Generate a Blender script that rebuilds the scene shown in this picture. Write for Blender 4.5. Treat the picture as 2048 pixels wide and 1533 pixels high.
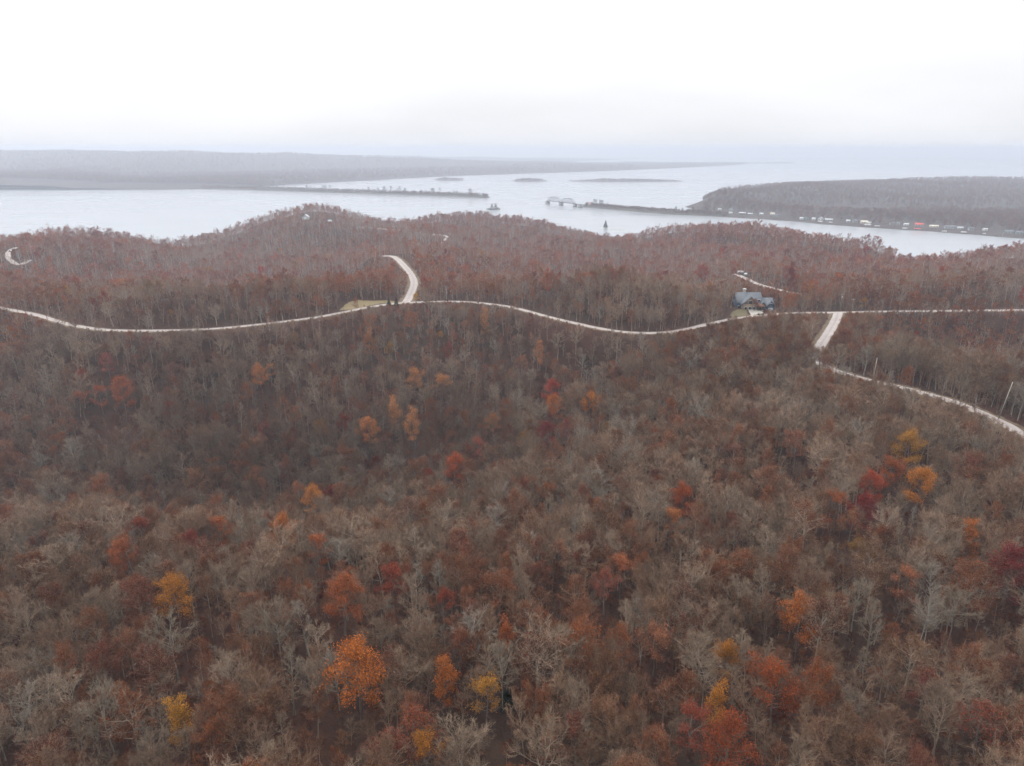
import bpy, math, random, time
import numpy as np
T0 = time.time()
R = math.radians
scene = bpy.context.scene
for o in list(bpy.data.objects): bpy.data.objects.remove(o, do_unlink=True)
C = scene.collection

# ================================================================ camera, sky, sun, exposure
cam_d = bpy.data.cameras.new('camera'); cam = bpy.data.objects.new('camera', cam_d); C.objects.link(cam)
cam_d.sensor_width = 36.0
cam_d.lens = 36.0 * 1422.0 / 2048.0
cam_d.clip_start, cam_d.clip_end = 1.0, 60000.0
cam.location = (0, 0, 190.0)
cam.rotation_euler = (R(90 - 18.3), 0, 0)
scene.camera = cam

SUN_EL, SUN_AZ = R(48), R(-60)                     # veiled sun, from behind and the west side
world = bpy.data.worlds.new('World'); scene.world = world; world.use_nodes = True
wn, wl = world.node_tree.nodes, world.node_tree.links
wn.clear()
wout = wn.new('ShaderNodeOutputWorld'); bg = wn.new('ShaderNodeBackground'); wl.new(bg.outputs[0], wout.inputs[0])
sky = wn.new('ShaderNodeTexSky'); sky.sky_type = 'NISHITA'; sky.sun_disc = False
sky.sun_elevation, sky.sun_rotation = SUN_EL, SUN_AZ
sky.dust_density = 4.0; sky.altitude = 300
hsv = wn.new('ShaderNodeHueSaturation'); hsv.inputs['Saturation'].default_value = .25
wl.new(sky.outputs[0], hsv.inputs['Color'])
skm = wn.new('ShaderNodeVectorMath'); skm.operation = 'SCALE'; skm.inputs['Scale'].default_value = .13
wl.new(hsv.outputs[0], skm.inputs[0])
# overcast sky: brightness rises evenly from the horizon to the zenith (the standard overcast sky), with soft cloud
geo = wn.new('ShaderNodeTexCoord'); sep = wn.new('ShaderNodeSeparateXYZ'); wl.new(geo.outputs['Generated'], sep.inputs[0])
mx = wn.new('ShaderNodeMath'); mx.operation = 'MAXIMUM'; mx.inputs[1].default_value = 0.0; wl.new(sep.outputs['Z'], mx.inputs[0])
ma = wn.new('ShaderNodeMath'); ma.operation = 'MULTIPLY_ADD'; ma.inputs[1].default_value = 2.0; ma.inputs[2].default_value = 1.0; wl.new(mx.outputs[0], ma.inputs[0])
mp = wn.new('ShaderNodeMapping'); mp.inputs['Scale'].default_value = (1.0, 1.0, 5.0); wl.new(geo.outputs['Generated'], mp.inputs[0])
cn = wn.new('ShaderNodeTexNoise'); cn.inputs['Scale'].default_value = 2.6; cn.inputs['Detail'].default_value = 3; cn.inputs['Roughness'].default_value = .5
wl.new(mp.outputs[0], cn.inputs[0])
cm = wn.new('ShaderNodeMapRange'); cm.inputs['From Min'].default_value = .3; cm.inputs['From Max'].default_value = .7
cm.inputs['To Min'].default_value = .93; cm.inputs['To Max'].default_value = 1.06; wl.new(cn.outputs[0], cm.inputs[0])
mm = wn.new('ShaderNodeMath'); mm.operation = 'MULTIPLY'; wl.new(ma.outputs[0], mm.inputs[0]); wl.new(cm.outputs[0], mm.inputs[1])
ov = wn.new('ShaderNodeVectorMath'); ov.operation = 'SCALE'; ov.inputs[0].default_value = (.765, .772, .80); wl.new(mm.outputs[0], ov.inputs['Scale'])
smix = wn.new('ShaderNodeMix'); smix.data_type = 'RGBA'; smix.inputs['Factor'].default_value = .9
wl.new(skm.outputs[0], smix.inputs['A']); wl.new(ov.outputs[0], smix.inputs['B'])
wl.new(smix.outputs['Result'], bg.inputs['Color']); bg.inputs['Strength'].default_value = 1.0

sun_d = bpy.data.lights.new('sun', 'SUN'); sun_d.energy = 1.0; sun_d.angle = R(25); sun_d.color = (1, .97, .93)
sun = bpy.data.objects.new('sun', sun_d); C.objects.link(sun)
sun.rotation_euler = (R(90) - SUN_EL, 0, -SUN_AZ + R(180))
scene.view_settings.view_transform = 'Standard'; scene.view_settings.look = 'None'
scene.view_settings.exposure = 0.28; scene.view_settings.gamma = 1.0; scene.view_settings.use_curve_mapping = False
cy = scene.cycles
cy.max_bounces = 2; cy.diffuse_bounces = 0; cy.glossy_bounces = 1; cy.transmission_bounces = 0; cy.volume_bounces = 0
cy.transparent_max_bounces = 4; cy.use_denoising = True
cy.sample_clamp_indirect = 4.0
cy.use_adaptive_sampling = True; cy.adaptive_threshold = .03; cy.adaptive_min_samples = 32
HAZE = 0.00018
# ---------------------------------------------------------------- survey
CAM_H = 190.0                       # drone height above the lake
PITCH = math.radians(18.3)
FPX = 1422.0                        # focal length in pixels of a 2048 px wide frame
CP, SP = math.cos(PITCH), math.sin(PITCH)

def dep(v):                          # depression angle of an image row
    return PITCH + math.atan((v - 766.5) / FPX)

def spot(u, v, z):                   # world point at height z on the sight line (u, v)
    a, b = (u - 1024) / FPX, (766.5 - v) / FPX
    dy, dz = CP + b * SP, -SP + b * CP
    t = (z - CAM_H) / dz
    return (a * t, dy * t, z)

def spot_y(u, v, y):                 # world point at distance y on the sight line
    a, b = (u - 1024) / FPX, (766.5 - v) / FPX
    dy, dz = CP + b * SP, -SP + b * CP
    t = y / dy
    return (a * t, y, CAM_H + dz * t)

def project(x, y, z):
    d = y * CP + (CAM_H - z) * SP
    up = y * SP - (CAM_H - z) * CP
    return 1024 + FPX * x / d, 766.5 - FPX * up / d, d

RZ = 91.0                            # height of the ridge road
ROADS = {
 'ridge_road': (4.4, [(-420,572,RZ),(-300,578,RZ),(-190,587,RZ),(-90,600,RZ),(0,617,RZ),(70,630,RZ),(130,648,RZ),(185,658,RZ),(240,662,RZ),(330,662,RZ),(420,659,RZ),(490,653,RZ),(560,645,RZ),(630,636,RZ),(690,625,RZ),
                (740,615,RZ),(790,608,RZ),(850,605,RZ),(910,604,RZ),(960,607,RZ),(1010,613,RZ),(1050,622,RZ),(1090,633,RZ),(1140,645,RZ),(1190,656,RZ),
                (1240,664,RZ),(1290,667,RZ),(1340,665,RZ),(1385,657,RZ),(1420,648,RZ),(1480,637,RZ),(1540,630,RZ),(1600,627,RZ),(1672,626,RZ),(1760,624,RZ),(1860,623,RZ),(1960,622,RZ),(2048,621,RZ),(2200,619,RZ)]),
 'junction_road': (6.4, [(1676,627,RZ),(1672,640,RZ-.5),(1664,655,RZ-1),(1655,670,RZ-1),(1645,685,RZ-1),(1637,700,RZ-1),(1636,717,RZ-1),(1652,735,RZ-1),(1690,749,RZ-1),(1740,763,RZ-1),(1800,776,RZ-.5),
                (1850,789,RZ),(1900,803,RZ),(1950,822,RZ),(1985,838,RZ),(2015,853,RZ),(2048,876,RZ),(2110,930,RZ),(2200,1020,RZ)]),
 'spur_road': (7.0, [(812,606,RZ),(818,596,RZ-.5),(825,580,RZ-2),(828,566,RZ-3),(824,553,RZ-3),(815,540,RZ-2.5),(803,527,RZ-1.5),(792,517,RZ-.5),(782,513,RZ),(765,513,RZ-1)]),
 'hilltop_track': (5.0, [(1470,549,84),(1484,554,85),(1500,562,85.5),(1520,570,86),(1545,577,86),(1580,585,86),(1620,591,86)]),
 'bend_road': (4.6, [(60,521,86),(38,530,85),(20,520,87),(16,508,88),(24,499,88.5),(40,495,88),(70,493,86)]),
 'far_track': (4.0, [(720,456,72),(755,458,74),(790,461,75),(830,466,73),(870,470,75),(893,473,76),(888,482,74),(880,492,72)]),
}
def road_pts(k):
    return np.array([spot(*p) for p in ROADS[k][1]])

def resample(P, step):
    P = np.asarray(P, float)
    # Catmull-Rom through the points, then even spacing
    Q = np.vstack([2*P[0]-P[1], P, 2*P[-1]-P[-2]])
    out = []
    for i in range(1, len(Q)-2):
        t = np.linspace(0, 1, 12, endpoint=False)[:, None]
        a, b, c, d = Q[i-1], Q[i], Q[i+1], Q[i+2]
        out.append(.5*((2*b)+(-a+c)*t+(2*a-5*b+4*c-d)*t**2+(-a+3*b-3*c+d)*t**3))
    out = np.vstack(out+[P[-1:]])
    s = np.r_[0, np.cumsum(np.linalg.norm(np.diff(out, axis=0), axis=1))]
    n = max(2, int(s[-1]/step)+1)
    si = np.linspace(0, s[-1], n)
    return np.stack([np.interp(si, s, out[:, k]) for k in range(3)], 1)

ROADLINE = {k: resample(road_pts(k), 4.0) for k in ROADS}

# control points of the ground: (x, y, z)
G = [(-260,-40,70),(0,-40,84),(260,-40,92),(-150,40,74),(0,40,80),(150,40,86),
     (-120,110,73),(-50,110,75),(30,110,76),(110,110,79),(-230,120,66),(230,120,88),
     (-190,175,69),(-120,178,71),(-60,182,72),(0,180,73),(70,180,76),(150,185,82),
     (-170,225,52),(-100,235,47),(-40,235,52),(20,230,67),(70,240,75),(130,240,81),(190,235,86),
     (-240,270,38),(-150,275,36),(-80,280,38),(-20,280,46),(40,290,66),(100,300,80),(150,310,85),
     (-300,310,44),(-200,320,48),(-120,330,49),(-50,335,46),(10,340,52),(60,350,72),(110,350,84),(160,345,88),
     (-20,400,60),(-90,385,62),(-190,365,66),(-290,360,64),(40,385,66),
     (250,330,80),(300,370,66),(240,390,72),(380,350,66),(210,410,82),(320,420,70),(420,420,74),(300,300,84),(380,270,84)]
# ground just behind the ridge and in the basin beyond it
G += [(-330,540,80),(-200,500,82),(-260,620,66),(-150,640,66),(-40,560,84),(20,640,68),(120,560,78),(230,540,82),(330,640,70),(120,680,62),
      (-400,720,62),(-280,780,56),(-130,800,60),(60,820,58),(220,780,62),(400,760,66),(520,640,70),(620,560,74),(-480,600,78),
      (-60,960,58),(100,1000,56),(-220,960,54),(300,980,56),(470,900,58)]
def canopy(u, v, y, tree=17.0):
    x, y, z = spot_y(u, v, y); return (x, y, z - tree)
SKY = [(-120,480,880),(0,472,900),(60,460,950),(140,450,1000),(200,455,1030),(270,468,1080),(320,478,1130),(360,482,1180),(420,468,1200),(480,447,1210),(540,425,1220),(590,409,1230),(630,405,1240),
       (680,415,1260),(730,432,1290),(780,440,1330),(850,433,1360),(940,422,1390),(1000,430,1390),(1080,437,1380),(1130,450,1380),(1200,468,1370),
       (1290,470,1270),(1340,450,1230),(1400,443,1180),(1450,442,1140),(1540,450,1080),(1600,462,1040),(1660,480,1000),(1720,490,960),(1780,507,900),(1820,520,880),(1860,512,860),(1950,495,830),(2048,490,810),(2200,486,800)]
G += [canopy(*s) for s in SKY]
for u, v, y in SKY:                  # the slope facing the camera, just below each crest
    G.append(canopy(u, v + (10 if v > 455 else 20), y*.87))
# slopes beyond the crests, down to the lake
for u, v, y in SKY:
    x, yy, z = canopy(u, v, y)
    k = 1 + max(150.0, 2.2*max(z,0)) / y
    G.append((x*k, yy*k, -4.0))
    k += 260.0/y
    G.append((x*k, yy*k, -22.0))
x, y, z = spot(1245, 484, 1); G += [(x, y, 1.0), (x-30, y-120, 10), (x+20,y+60,-2)]
# house on the hill and its clearing
HILL_HOUSE = spot_y(612, 440, 1130); G.append(HILL_HOUSE)
HILL_SHED = spot_y(660, 444, 1120); G.append(HILL_SHED)
for k in ROADS:
    G += [tuple(p) for p in ROADLINE[k][::9]]
G += [tuple(ROADLINE[k][-1]) for k in ROADS]
LODGE = spot(1508, 619, RZ+0.3)
G += [LODGE, (LODGE[0]-12, LODGE[1]+12, RZ), (LODGE[0]+12, LODGE[1]+10, RZ)]
G = np.array(G)

def _phi(r2):
    return np.where(r2 > 1e-9, .5*r2*np.log(np.maximum(r2, 1e-12)), 0)
_S = 500.0
_A = G[:, :2]/_S
_K = _phi(((_A[:, None]-_A[None])**2).sum(-1)) + np.eye(len(G))*2e-4
_P = np.c_[np.ones(len(G)), _A]
_W = np.linalg.solve(np.block([[_K, _P], [_P.T, np.zeros((3, 3))]]), np.r_[G[:, 2], 0, 0, 0])

def vnoise(x, y, seed=0):
    xi, yi = np.floor(x).astype(np.int64), np.floor(y).astype(np.int64)
    fx, fy = x-xi, y-yi
    fx, fy = fx*fx*(3-2*fx), fy*fy*(3-2*fy)
    def h(a, b):
        n = (a*374761393 + b*668265263 + seed*974634777) & 0xffffffff
        n = ((n ^ (n >> 13))*1274126177) & 0xffffffff
        return ((n ^ (n >> 16)) & 0xffff)/65535.0
    return ((h(xi, yi)*(1-fx)+h(xi+1, yi)*fx)*(1-fy)+(h(xi, yi+1)*(1-fx)+h(xi+1, yi+1)*fx)*fy)*2-1

ALLROAD = np.vstack([np.c_[ROADLINE[k], np.full(len(ROADLINE[k]), ROADS[k][0])] for k in ROADS])
def near_road(x, y):
    """distance to the nearest road's edge and that road's height"""
    x, y = np.asarray(x, float), np.asarray(y, float)
    sh = x.shape; x, y = x.ravel(), y.ravel()
    d = np.full(len(x), 1e9); z = np.zeros(len(x))
    for i in range(0, len(x), 4000):
        q = np.hypot(x[i:i+4000, None]-ALLROAD[None, :, 0], y[i:i+4000, None]-ALLROAD[None, :, 1])-ALLROAD[None, :, 3]/2
        j = q.argmin(1); d[i:i+4000] = q[np.arange(len(j)), j]; z[i:i+4000] = ALLROAD[j, 2]
    return d.reshape(sh), z.reshape(sh)

def ground(x, y):
    x, y = np.asarray(x, float).ravel(), np.asarray(y, float).ravel()
    out = np.empty(len(x))
    for i in range(0, len(x), 20000):
        X = np.c_[x[i:i+20000], y[i:i+20000]]/_S
        out[i:i+20000] = _phi(((X[:, None]-_A[None])**2).sum(-1))@_W[:len(G)] + np.c_[np.ones(len(X)), X]@_W[len(G):]
    out += np.where(y < 1000, 3.6, 2.2)*vnoise(x/52, y/52, 1)+1.3*vnoise(x/19, y/19, 2)
    d, z = near_road(x, y)
    t = np.clip((d-4)/16, 0, 1); t = t*t*(3-2*t)
    return z*(1-t)+out*t
# ================================================================ helpers
def link(o, parent=None):
    C.objects.link(o)
    if parent is not None: o.parent = parent
    return o

def tag(o, label=None, cat=None, group=None, kind=None):
    for k, v in (('label', label), ('category', cat), ('group', group), ('kind', kind)):
        if v: o[k] = v
    return o

def empty(name, loc=(0, 0, 0), rz=0.0, s=1.0):
    o = bpy.data.objects.new(name, None); o.empty_display_size = .5
    o.location = loc; o.rotation_euler = (0, 0, rz); o.scale = (s, s, s)
    return link(o)

class MB:
    """collects polygons"""
    def __init__(s): s.v = []; s.f = []; s.n = 0; s.m = []
    def add(s, V, F, mat=0):
        V = np.asarray(V, float).reshape(-1, 3)
        for f in F: s.f.append([i + s.n for i in f])
        s.m += [mat]*len(F)
        s.v.append(V); s.n += len(V)
    def box(s, x0, x1, y0, y1, z0, z1, mat=0):
        s.add([(x0,y0,z0),(x1,y0,z0),(x1,y1,z0),(x0,y1,z0),(x0,y0,z1),(x1,y0,z1),(x1,y1,z1),(x0,y1,z1)],
              [(0,3,2,1),(4,5,6,7),(0,1,5,4),(1,2,6,5),(2,3,7,6),(3,0,4,7)], mat)
    def tube(s, P, r, n=6, cap=True, mat=0):
        P = np.asarray(P, float); r = np.broadcast_to(np.asarray(r, float), (len(P),))
        d = np.gradient(P, axis=0); d /= np.linalg.norm(d, axis=1)[:, None]+1e-9
        ref = np.where(np.abs(d[:, 2:3]) > .9, np.array([[1., 0, 0]]), np.array([[0, 0, 1.]]))
        a = np.cross(d, ref); a /= np.linalg.norm(a, axis=1)[:, None]+1e-9; b = np.cross(d, a)
        t = np.arange(n)*2*math.pi/n
        V = P[:, None]+r[:, None, None]*(a[:, None]*np.cos(t)[None, :, None]+b[:, None]*np.sin(t)[None, :, None])
        F = [(i*n+j, i*n+(j+1) % n, (i+1)*n+(j+1) % n, (i+1)*n+j) for i in range(len(P)-1) for j in range(n)]
        if cap: F += [tuple(range(n))[::-1], tuple((len(P)-1)*n+j for j in range(n))]
        s.add(V.reshape(-1, 3), F, mat)
    def tris(s, V, mat=0):            # V (n,3,3)
        n = len(V); s.add(V.reshape(-1, 3), [(3*i, 3*i+1, 3*i+2) for i in range(n)], mat)
    def quads(s, V, mat=0):
        n = len(V); s.add(V.reshape(-1, 3), [(4*i, 4*i+1, 4*i+2, 4*i+3) for i in range(n)], mat)
    def prism(s, prof, y0, y1, axis='y', mat=0):
        """profile [(a, z)] extruded along an axis"""
        n = len(prof)
        if axis == 'y': V = [(a, y0, z) for a, z in prof]+[(a, y1, z) for a, z in prof]
        else: V = [(y0, a, z) for a, z in prof]+[(y1, a, z) for a, z in prof]
        F = [tuple(range(n)), tuple(range(2*n-1, n-1, -1))]+[(i, i+n, (i+1) % n+n, (i+1) % n) for i in range(n)]
        s.add(V, F, mat)
    def mesh(s, name, mats, smooth=False):
        me = bpy.data.meshes.new(name)
        V = np.vstack(s.v)
        L = np.array([len(f) for f in s.f], np.int32)
        I = np.fromiter((i for f in s.f for i in f), np.int32)
        me.vertices.add(len(V)); me.vertices.foreach_set('co', V.ravel().astype(np.float32))
        me.loops.add(len(I)); me.loops.foreach_set('vertex_index', I)
        me.polygons.add(len(L))
        me.polygons.foreach_set('loop_start', np.r_[0, np.cumsum(L)[:-1]].astype(np.int32))
        me.polygons.foreach_set('material_index', np.array(s.m, np.int32))
        if smooth: me.polygons.foreach_set('use_smooth', np.ones(len(L), bool))
        for m in (mats if isinstance(mats, (list, tuple)) else [mats]): me.materials.append(m)
        me.update(calc_edges=True)
        return me
    def build(s, name, mats, parent=None, smooth=False, loc=None, rz=0):
        o = bpy.data.objects.new(name, s.mesh(name, mats, smooth))
        if loc is not None: o.location = loc; o.rotation_euler = (0, 0, rz)
        return link(o, parent)

def grid_mesh(name, X, Y, Z, mat, smooth=True):
    h, w = X.shape
    me = bpy.data.meshes.new(name)
    V = np.stack([X, Y, Z], -1).reshape(-1, 3).astype(np.float32)
    i = np.arange(h*w).reshape(h, w)
    Q = np.stack([i[:-1, :-1], i[:-1, 1:], i[1:, 1:], i[1:, :-1]], -1).reshape(-1).astype(np.int32)
    me.vertices.add(len(V)); me.vertices.foreach_set('co', V.ravel())
    me.loops.add(len(Q)); me.loops.foreach_set('vertex_index', Q)
    n = len(Q)//4
    me.polygons.add(n); me.polygons.foreach_set('loop_start', np.arange(n, dtype=np.int32)*4)
    me.polygons.foreach_set('use_smooth', np.full(n, smooth))
    me.materials.append(mat); me.update(calc_edges=True)
    return me

# ---------------------------------------------------------------- materials
def new_mat(name):
    m = bpy.data.materials.new(name); m.use_nodes = True
    nt = m.node_tree; b = nt.nodes['Principled BSDF']
    b.inputs['Specular IOR Level'].default_value = .25; b.inputs['Roughness'].default_value = .85
    return m, nt, b

def noise(nt, scale, detail=4, rough=.55, coord='Object', stretch=None):
    tc = nt.nodes.new('ShaderNodeTexCoord'); n = nt.nodes.new('ShaderNodeTexNoise')
    n.inputs['Scale'].default_value = scale; n.inputs['Detail'].default_value = detail; n.inputs['Roughness'].default_value = rough
    if stretch:
        mp = nt.nodes.new('ShaderNodeMapping'); mp.inputs['Scale'].default_value = stretch
        nt.links.new(tc.outputs[coord], mp.inputs[0]); nt.links.new(mp.outputs[0], n.inputs['Vector'])
    else: nt.links.new(tc.outputs[coord], n.inputs['Vector'])
    return n.outputs['Fac']

def ramp(nt, fac, stops):
    r = nt.nodes.new('ShaderNodeValToRGB')
    while len(r.color_ramp.elements) < len(stops): r.color_ramp.elements.new(.5)
    for e, (p, c) in zip(r.color_ramp.elements, stops): e.position = p; e.color = (*c, 1)
    nt.links.new(fac, r.inputs[0]); return r.outputs[0]

def mixc(nt, f, a, b, mode='MIX'):
    m = nt.nodes.new('ShaderNodeMix'); m.data_type = 'RGBA'; m.blend_type = mode
    for k, v in (('Factor', f), ('A', a), ('B', b)):
        s = m.inputs[k] if k == 'Factor' else [i for i in m.inputs if i.name == k and i.type == 'RGBA'][0]
        if isinstance(v, (int, float)): s.default_value = v
        elif isinstance(v, tuple): s.default_value = (*v, 1)
        else: nt.links.new(v, s)
    return [o for o in m.outputs if o.type == 'RGBA'][0]

def bump(nt, b, h, strength=.4, dist=.1):
    n = nt.nodes.new('ShaderNodeBump'); n.inputs['Strength'].default_value = strength; n.inputs['Distance'].default_value = dist
    nt.links.new(h, n.inputs['Height']); nt.links.new(n.outputs[0], b.inputs['Normal'])

def plain(name, col, rough=.8, var=.25, scale=1.2, metal=0.0):
    m, nt, b = new_mat(name)
    f = noise(nt, scale, 5)
    lo, hi = tuple(c*(1-var) for c in col), tuple(min(1, c*(1+var)) for c in col)
    nt.links.new(ramp(nt, f, [(.3, lo), (.7, hi)]), b.inputs['Base Color'])
    b.inputs['Roughness'].default_value = rough; b.inputs['Metallic'].default_value = metal
    return m

def tinted(name, attr, leaf=False):
    """colour of each tree comes from the tree itself"""
    m = bpy.data.materials.new(name); m.use_nodes = True; nt = m.node_tree
    nt.nodes.remove(nt.nodes['Principled BSDF']); out = nt.nodes['Material Output']
    at = nt.nodes.new('ShaderNodeAttribute'); at.attribute_type = 'INSTANCER'; at.attribute_name = attr
    g = nt.nodes.new('ShaderNodeNewGeometry')
    mr = nt.nodes.new('ShaderNodeMapRange'); nt.links.new(g.outputs['Random Per Island'], mr.inputs['Value'])
    mr.inputs['To Min'].default_value = .6 if leaf else .75; mr.inputs['To Max'].default_value = 1.45 if leaf else 1.3
    sc = nt.nodes.new('ShaderNodeVectorMath'); sc.operation = 'SCALE'
    nt.links.new(at.outputs['Vector'], sc.inputs[0]); nt.links.new(mr.outputs[0], sc.inputs['Scale'])
    b = nt.nodes.new('ShaderNodeBsdfDiffuse'); nt.links.new(sc.outputs[0], b.inputs['Color'])
    if leaf:
        tr = nt.nodes.new('ShaderNodeBsdfTranslucent'); nt.links.new(sc.outputs[0], tr.inputs[0])
        ms = nt.nodes.new('ShaderNodeMixShader'); ms.inputs[0].default_value = .3
        nt.links.new(b.outputs[0], ms.inputs[1]); nt.links.new(tr.outputs[0], ms.inputs[2])
        nt.links.new(ms.outputs[0], out.inputs[0])
    else: nt.links.new(b.outputs[0], out.inputs[0])
    return m
# ================================================================ ground, water, roads
def ground_mat():
    m, nt, b = new_mat('leaf_litter')
    big = noise(nt, .02, 2); mid = noise(nt, .25, 4, .65); fine = noise(nt, 2.2, 2, .7)
    c1 = ramp(nt, mid, [(.3, (.020, .008, .0055)), (.5, (.044, .017, .010)), (.72, (.085, .036, .020))])
    c2 = ramp(nt, fine, [(.3, (.022, .009, .006)), (.7, (.082, .034, .019))])
    c = mixc(nt, .5, c1, c2)
    g = ramp(nt, big, [(.42, (0, 0, 0)), (.62, (1, 1, 1))])
    c = mixc(nt, g, c, mixc(nt, .5, c, (.03, .024, .016)))
    nt.links.new(c, b.inputs['Base Color']); bump(nt, b, fine, .6, .3)
    b.inputs['Roughness'].default_value = .95
    return m
M = {}
M['litter'] = ground_mat()
ang = np.linspace(R(-60), R(60), 430)
rad = np.concatenate([np.linspace(8, 80, 14)[:-1], np.geomspace(80, 2300, 300)])
RR, AA = np.meshgrid(rad, ang, indexing='ij')
GX, GY = RR*np.sin(AA), RR*np.cos(AA)
GZ = ground(GX, GY).reshape(GX.shape)
GZ = np.where(RR > 1750, np.minimum(GZ, -6), GZ)
terrain = link(bpy.data.objects.new('terrain', grid_mesh('terrain', GX, GY, GZ, M['litter'])))
tag(terrain, kind='structure')

def water_mat():
    m, nt, b = new_mat('lake_water')
    b.inputs['Base Color'].default_value = (.30, .315, .33, 1); b.inputs['Roughness'].default_value = .16
    b.inputs['IOR'].default_value = 1.33; b.inputs['Specular IOR Level'].default_value = .5
    w = noise(nt, .02, 6, .6, stretch=(1, 2.6, 1))
    bump(nt, b, w, .05, 1.2)
    r = ramp(nt, noise(nt, .0016, 4, .5, stretch=(1, 3.5, 1)), [(.35, (.16,)*3), (.65, (.22,)*3)])
    nt.links.new(r, b.inputs['Roughness'])
    return m
M['water'] = water_mat()
b_ = MB(); b_.add([(-15500, 300, 0), (15500, 300, 0), (15500, 15800, 0), (-15500, 15800, 0)], [(0, 1, 2, 3)])
tag(b_.build('lake_water', M['water']), kind='structure')

def gravel_mat():
    m, nt, b = new_mat('gravel')
    tc = nt.nodes.new('ShaderNodeUVMap'); tc.uv_map = 'track'
    sp = nt.nodes.new('ShaderNodeSeparateXYZ'); nt.links.new(tc.outputs[0], sp.inputs[0])
    wv = nt.nodes.new('ShaderNodeMath'); wv.operation = 'PINGPONG'; wv.inputs[1].default_value = .25; nt.links.new(sp.outputs[0], wv.inputs[0])
    track = ramp(nt, wv.outputs[0], [(.03, (.21,.17,.15)), (.13, (.36,.315,.29)), (.22, (.40,.36,.335))])
    f = noise(nt, .35, 6, .7); g = noise(nt, 3.0, 3, .7)
    c = mixc(nt, .55, track, ramp(nt, f, [(.3, (.28,.235,.21)), (.65, (.43,.385,.36))]))
    c = mixc(nt, .25, c, ramp(nt, g, [(.3, (.25, .2, .18)), (.7, (.54,.5,.47))]))
    nt.links.new(c, b.inputs['Base Color']); bump(nt, b, g, .5, .08); b.inputs['Roughness'].default_value = .95
    return m
M['gravel'] = gravel_mat()
rngR = np.random.default_rng(5)
def ribbon(name, line, width, mat, lift=.22, ragged=.35):
    P = resample(line, 2.5); d = np.gradient(P[:, :2], axis=0); d /= np.linalg.norm(d, axis=1)[:, None]
    nrm = np.c_[-d[:, 1], d[:, 0]]
    K = 6; s = np.linspace(-.5, .5, K+1)
    s = np.tile(s, (len(P), 1)); j = rngR.normal(0, ragged/width, (len(P), 2))
    s[:, 0] += j[:, 0]; s[:, -1] += j[:, 1]
    X = P[:, 0:1]+nrm[:, 0:1]*s*width; Y = P[:, 1:2]+nrm[:, 1:2]*s*width
    Z = ground(X, Y).reshape(X.shape)+lift+.10*(1-(2*np.clip(s, -.5, .5))**2)
    Z[:, 0] -= .3; Z[:, -1] -= .3
    me = grid_mesh(name, X, Y, Z, mat)
    uv = me.uv_layers.new(name='track')
    li = np.empty(len(me.loops), np.int32); me.loops.foreach_get('vertex_index', li)
    U = np.stack([s.ravel()+.5, np.repeat(np.arange(len(P))*2.5/width, K+1)], 1)
    uv.data.foreach_set('uv', U[li].ravel().astype(np.float32))
    o = link(bpy.data.objects.new(name, me)); tag(o, kind='structure'); return o
M['verge'] = plain('road_verge_dirt', (.135, .095, .060), .95, .45, .4)
for k, (w, _) in ROADS.items():
    if k in ('ridge_road', 'junction_road', 'spur_road'):
        ribbon(k.replace('_road', '_verge_path'), road_pts(k), w*1.9, M['verge'], lift=.10+.012*list(ROADS).index(k), ragged=.9)
    ribbon(k, road_pts(k), w*1.05, M['gravel'], lift=.26+.012*list(ROADS).index(k))

def sheet(name, poly, mat, lift=.12, n=26):
    """a patch of ground cover with a ragged outline, draped on the terrain"""
    poly = np.array(poly, float); c = poly.mean(0)
    Q = resample(np.c_[np.vstack([poly, poly[:1]]), np.zeros(len(poly)+1)], 1.5)[:-1, :2]
    rg = np.random.default_rng(len(Q)); Q = Q+rg.normal(0, .25, Q.shape)
    t = np.linspace(1, 0, 9)[:, None, None]
    X = c[0]+(Q[None, :, 0:1]-c[0])*t; Y = c[1]+(Q[None, :, 1:2]-c[1])*t
    X, Y = X[..., 0], Y[..., 0]
    X = np.c_[X, X[:, :1]]; Y = np.c_[Y, Y[:, :1]]
    Z = ground(X, Y).reshape(X.shape)+lift; Z[0] -= .3
    o = link(bpy.data.objects.new(name, grid_mesh(name, X, Y, Z, mat))); tag(o, kind='structure'); return o
def grass_mat(name, a, b_, c_):
    m, nt, b = new_mat(name)
    f = noise(nt, .3, 6, .7); g = noise(nt, 3, 4, .7)
    c = mixc(nt, .4, ramp(nt, f, [(.3, a), (.5, b_), (.7, c_)]), ramp(nt, g, [(.3, a), (.7, c_)]))
    nt.links.new(c, b.inputs['Base Color']); bump(nt, b, g, .5, .15); return m
M['lawn'] = grass_mat('lawn_grass', (.075, .062, .032), (.115, .10, .048), (.16, .125, .07))
M['dry'] = grass_mat('dry_grass', (.13, .10, .05), (.19, .155, .07), (.26, .19, .11))
M['concrete'] = plain('concrete', (.36, .335, .29), .8, .15, .5)
def sp2(u, v, z=RZ): return spot(u, v, z)[:2]
LAWN = [sp2(*p) for p in [(1462,638),(1460,630),(1467,624.5),(1480,622),(1492,621.5),(1496,627),(1498,631),(1482,635)]]
DRIVE = [sp2(*p) for p in [(1493,620),(1506,620),(1512,622),(1526,624),(1526,628),(1514,631),(1508,633.5),(1500,634),(1500,628)]]
FIELD = [sp2(*p) for p in [(672,622),(690,612),(715,605),(760,602),(800,602.5),(806,605),(770,607),(735,613),(700,620)]]
sheet('lawn', LAWN, M['lawn']); sheet('driveway', DRIVE, M['concrete'], .18); sheet('field', FIELD, M['dry'])
print('ground', time.time()-T0)

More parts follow.
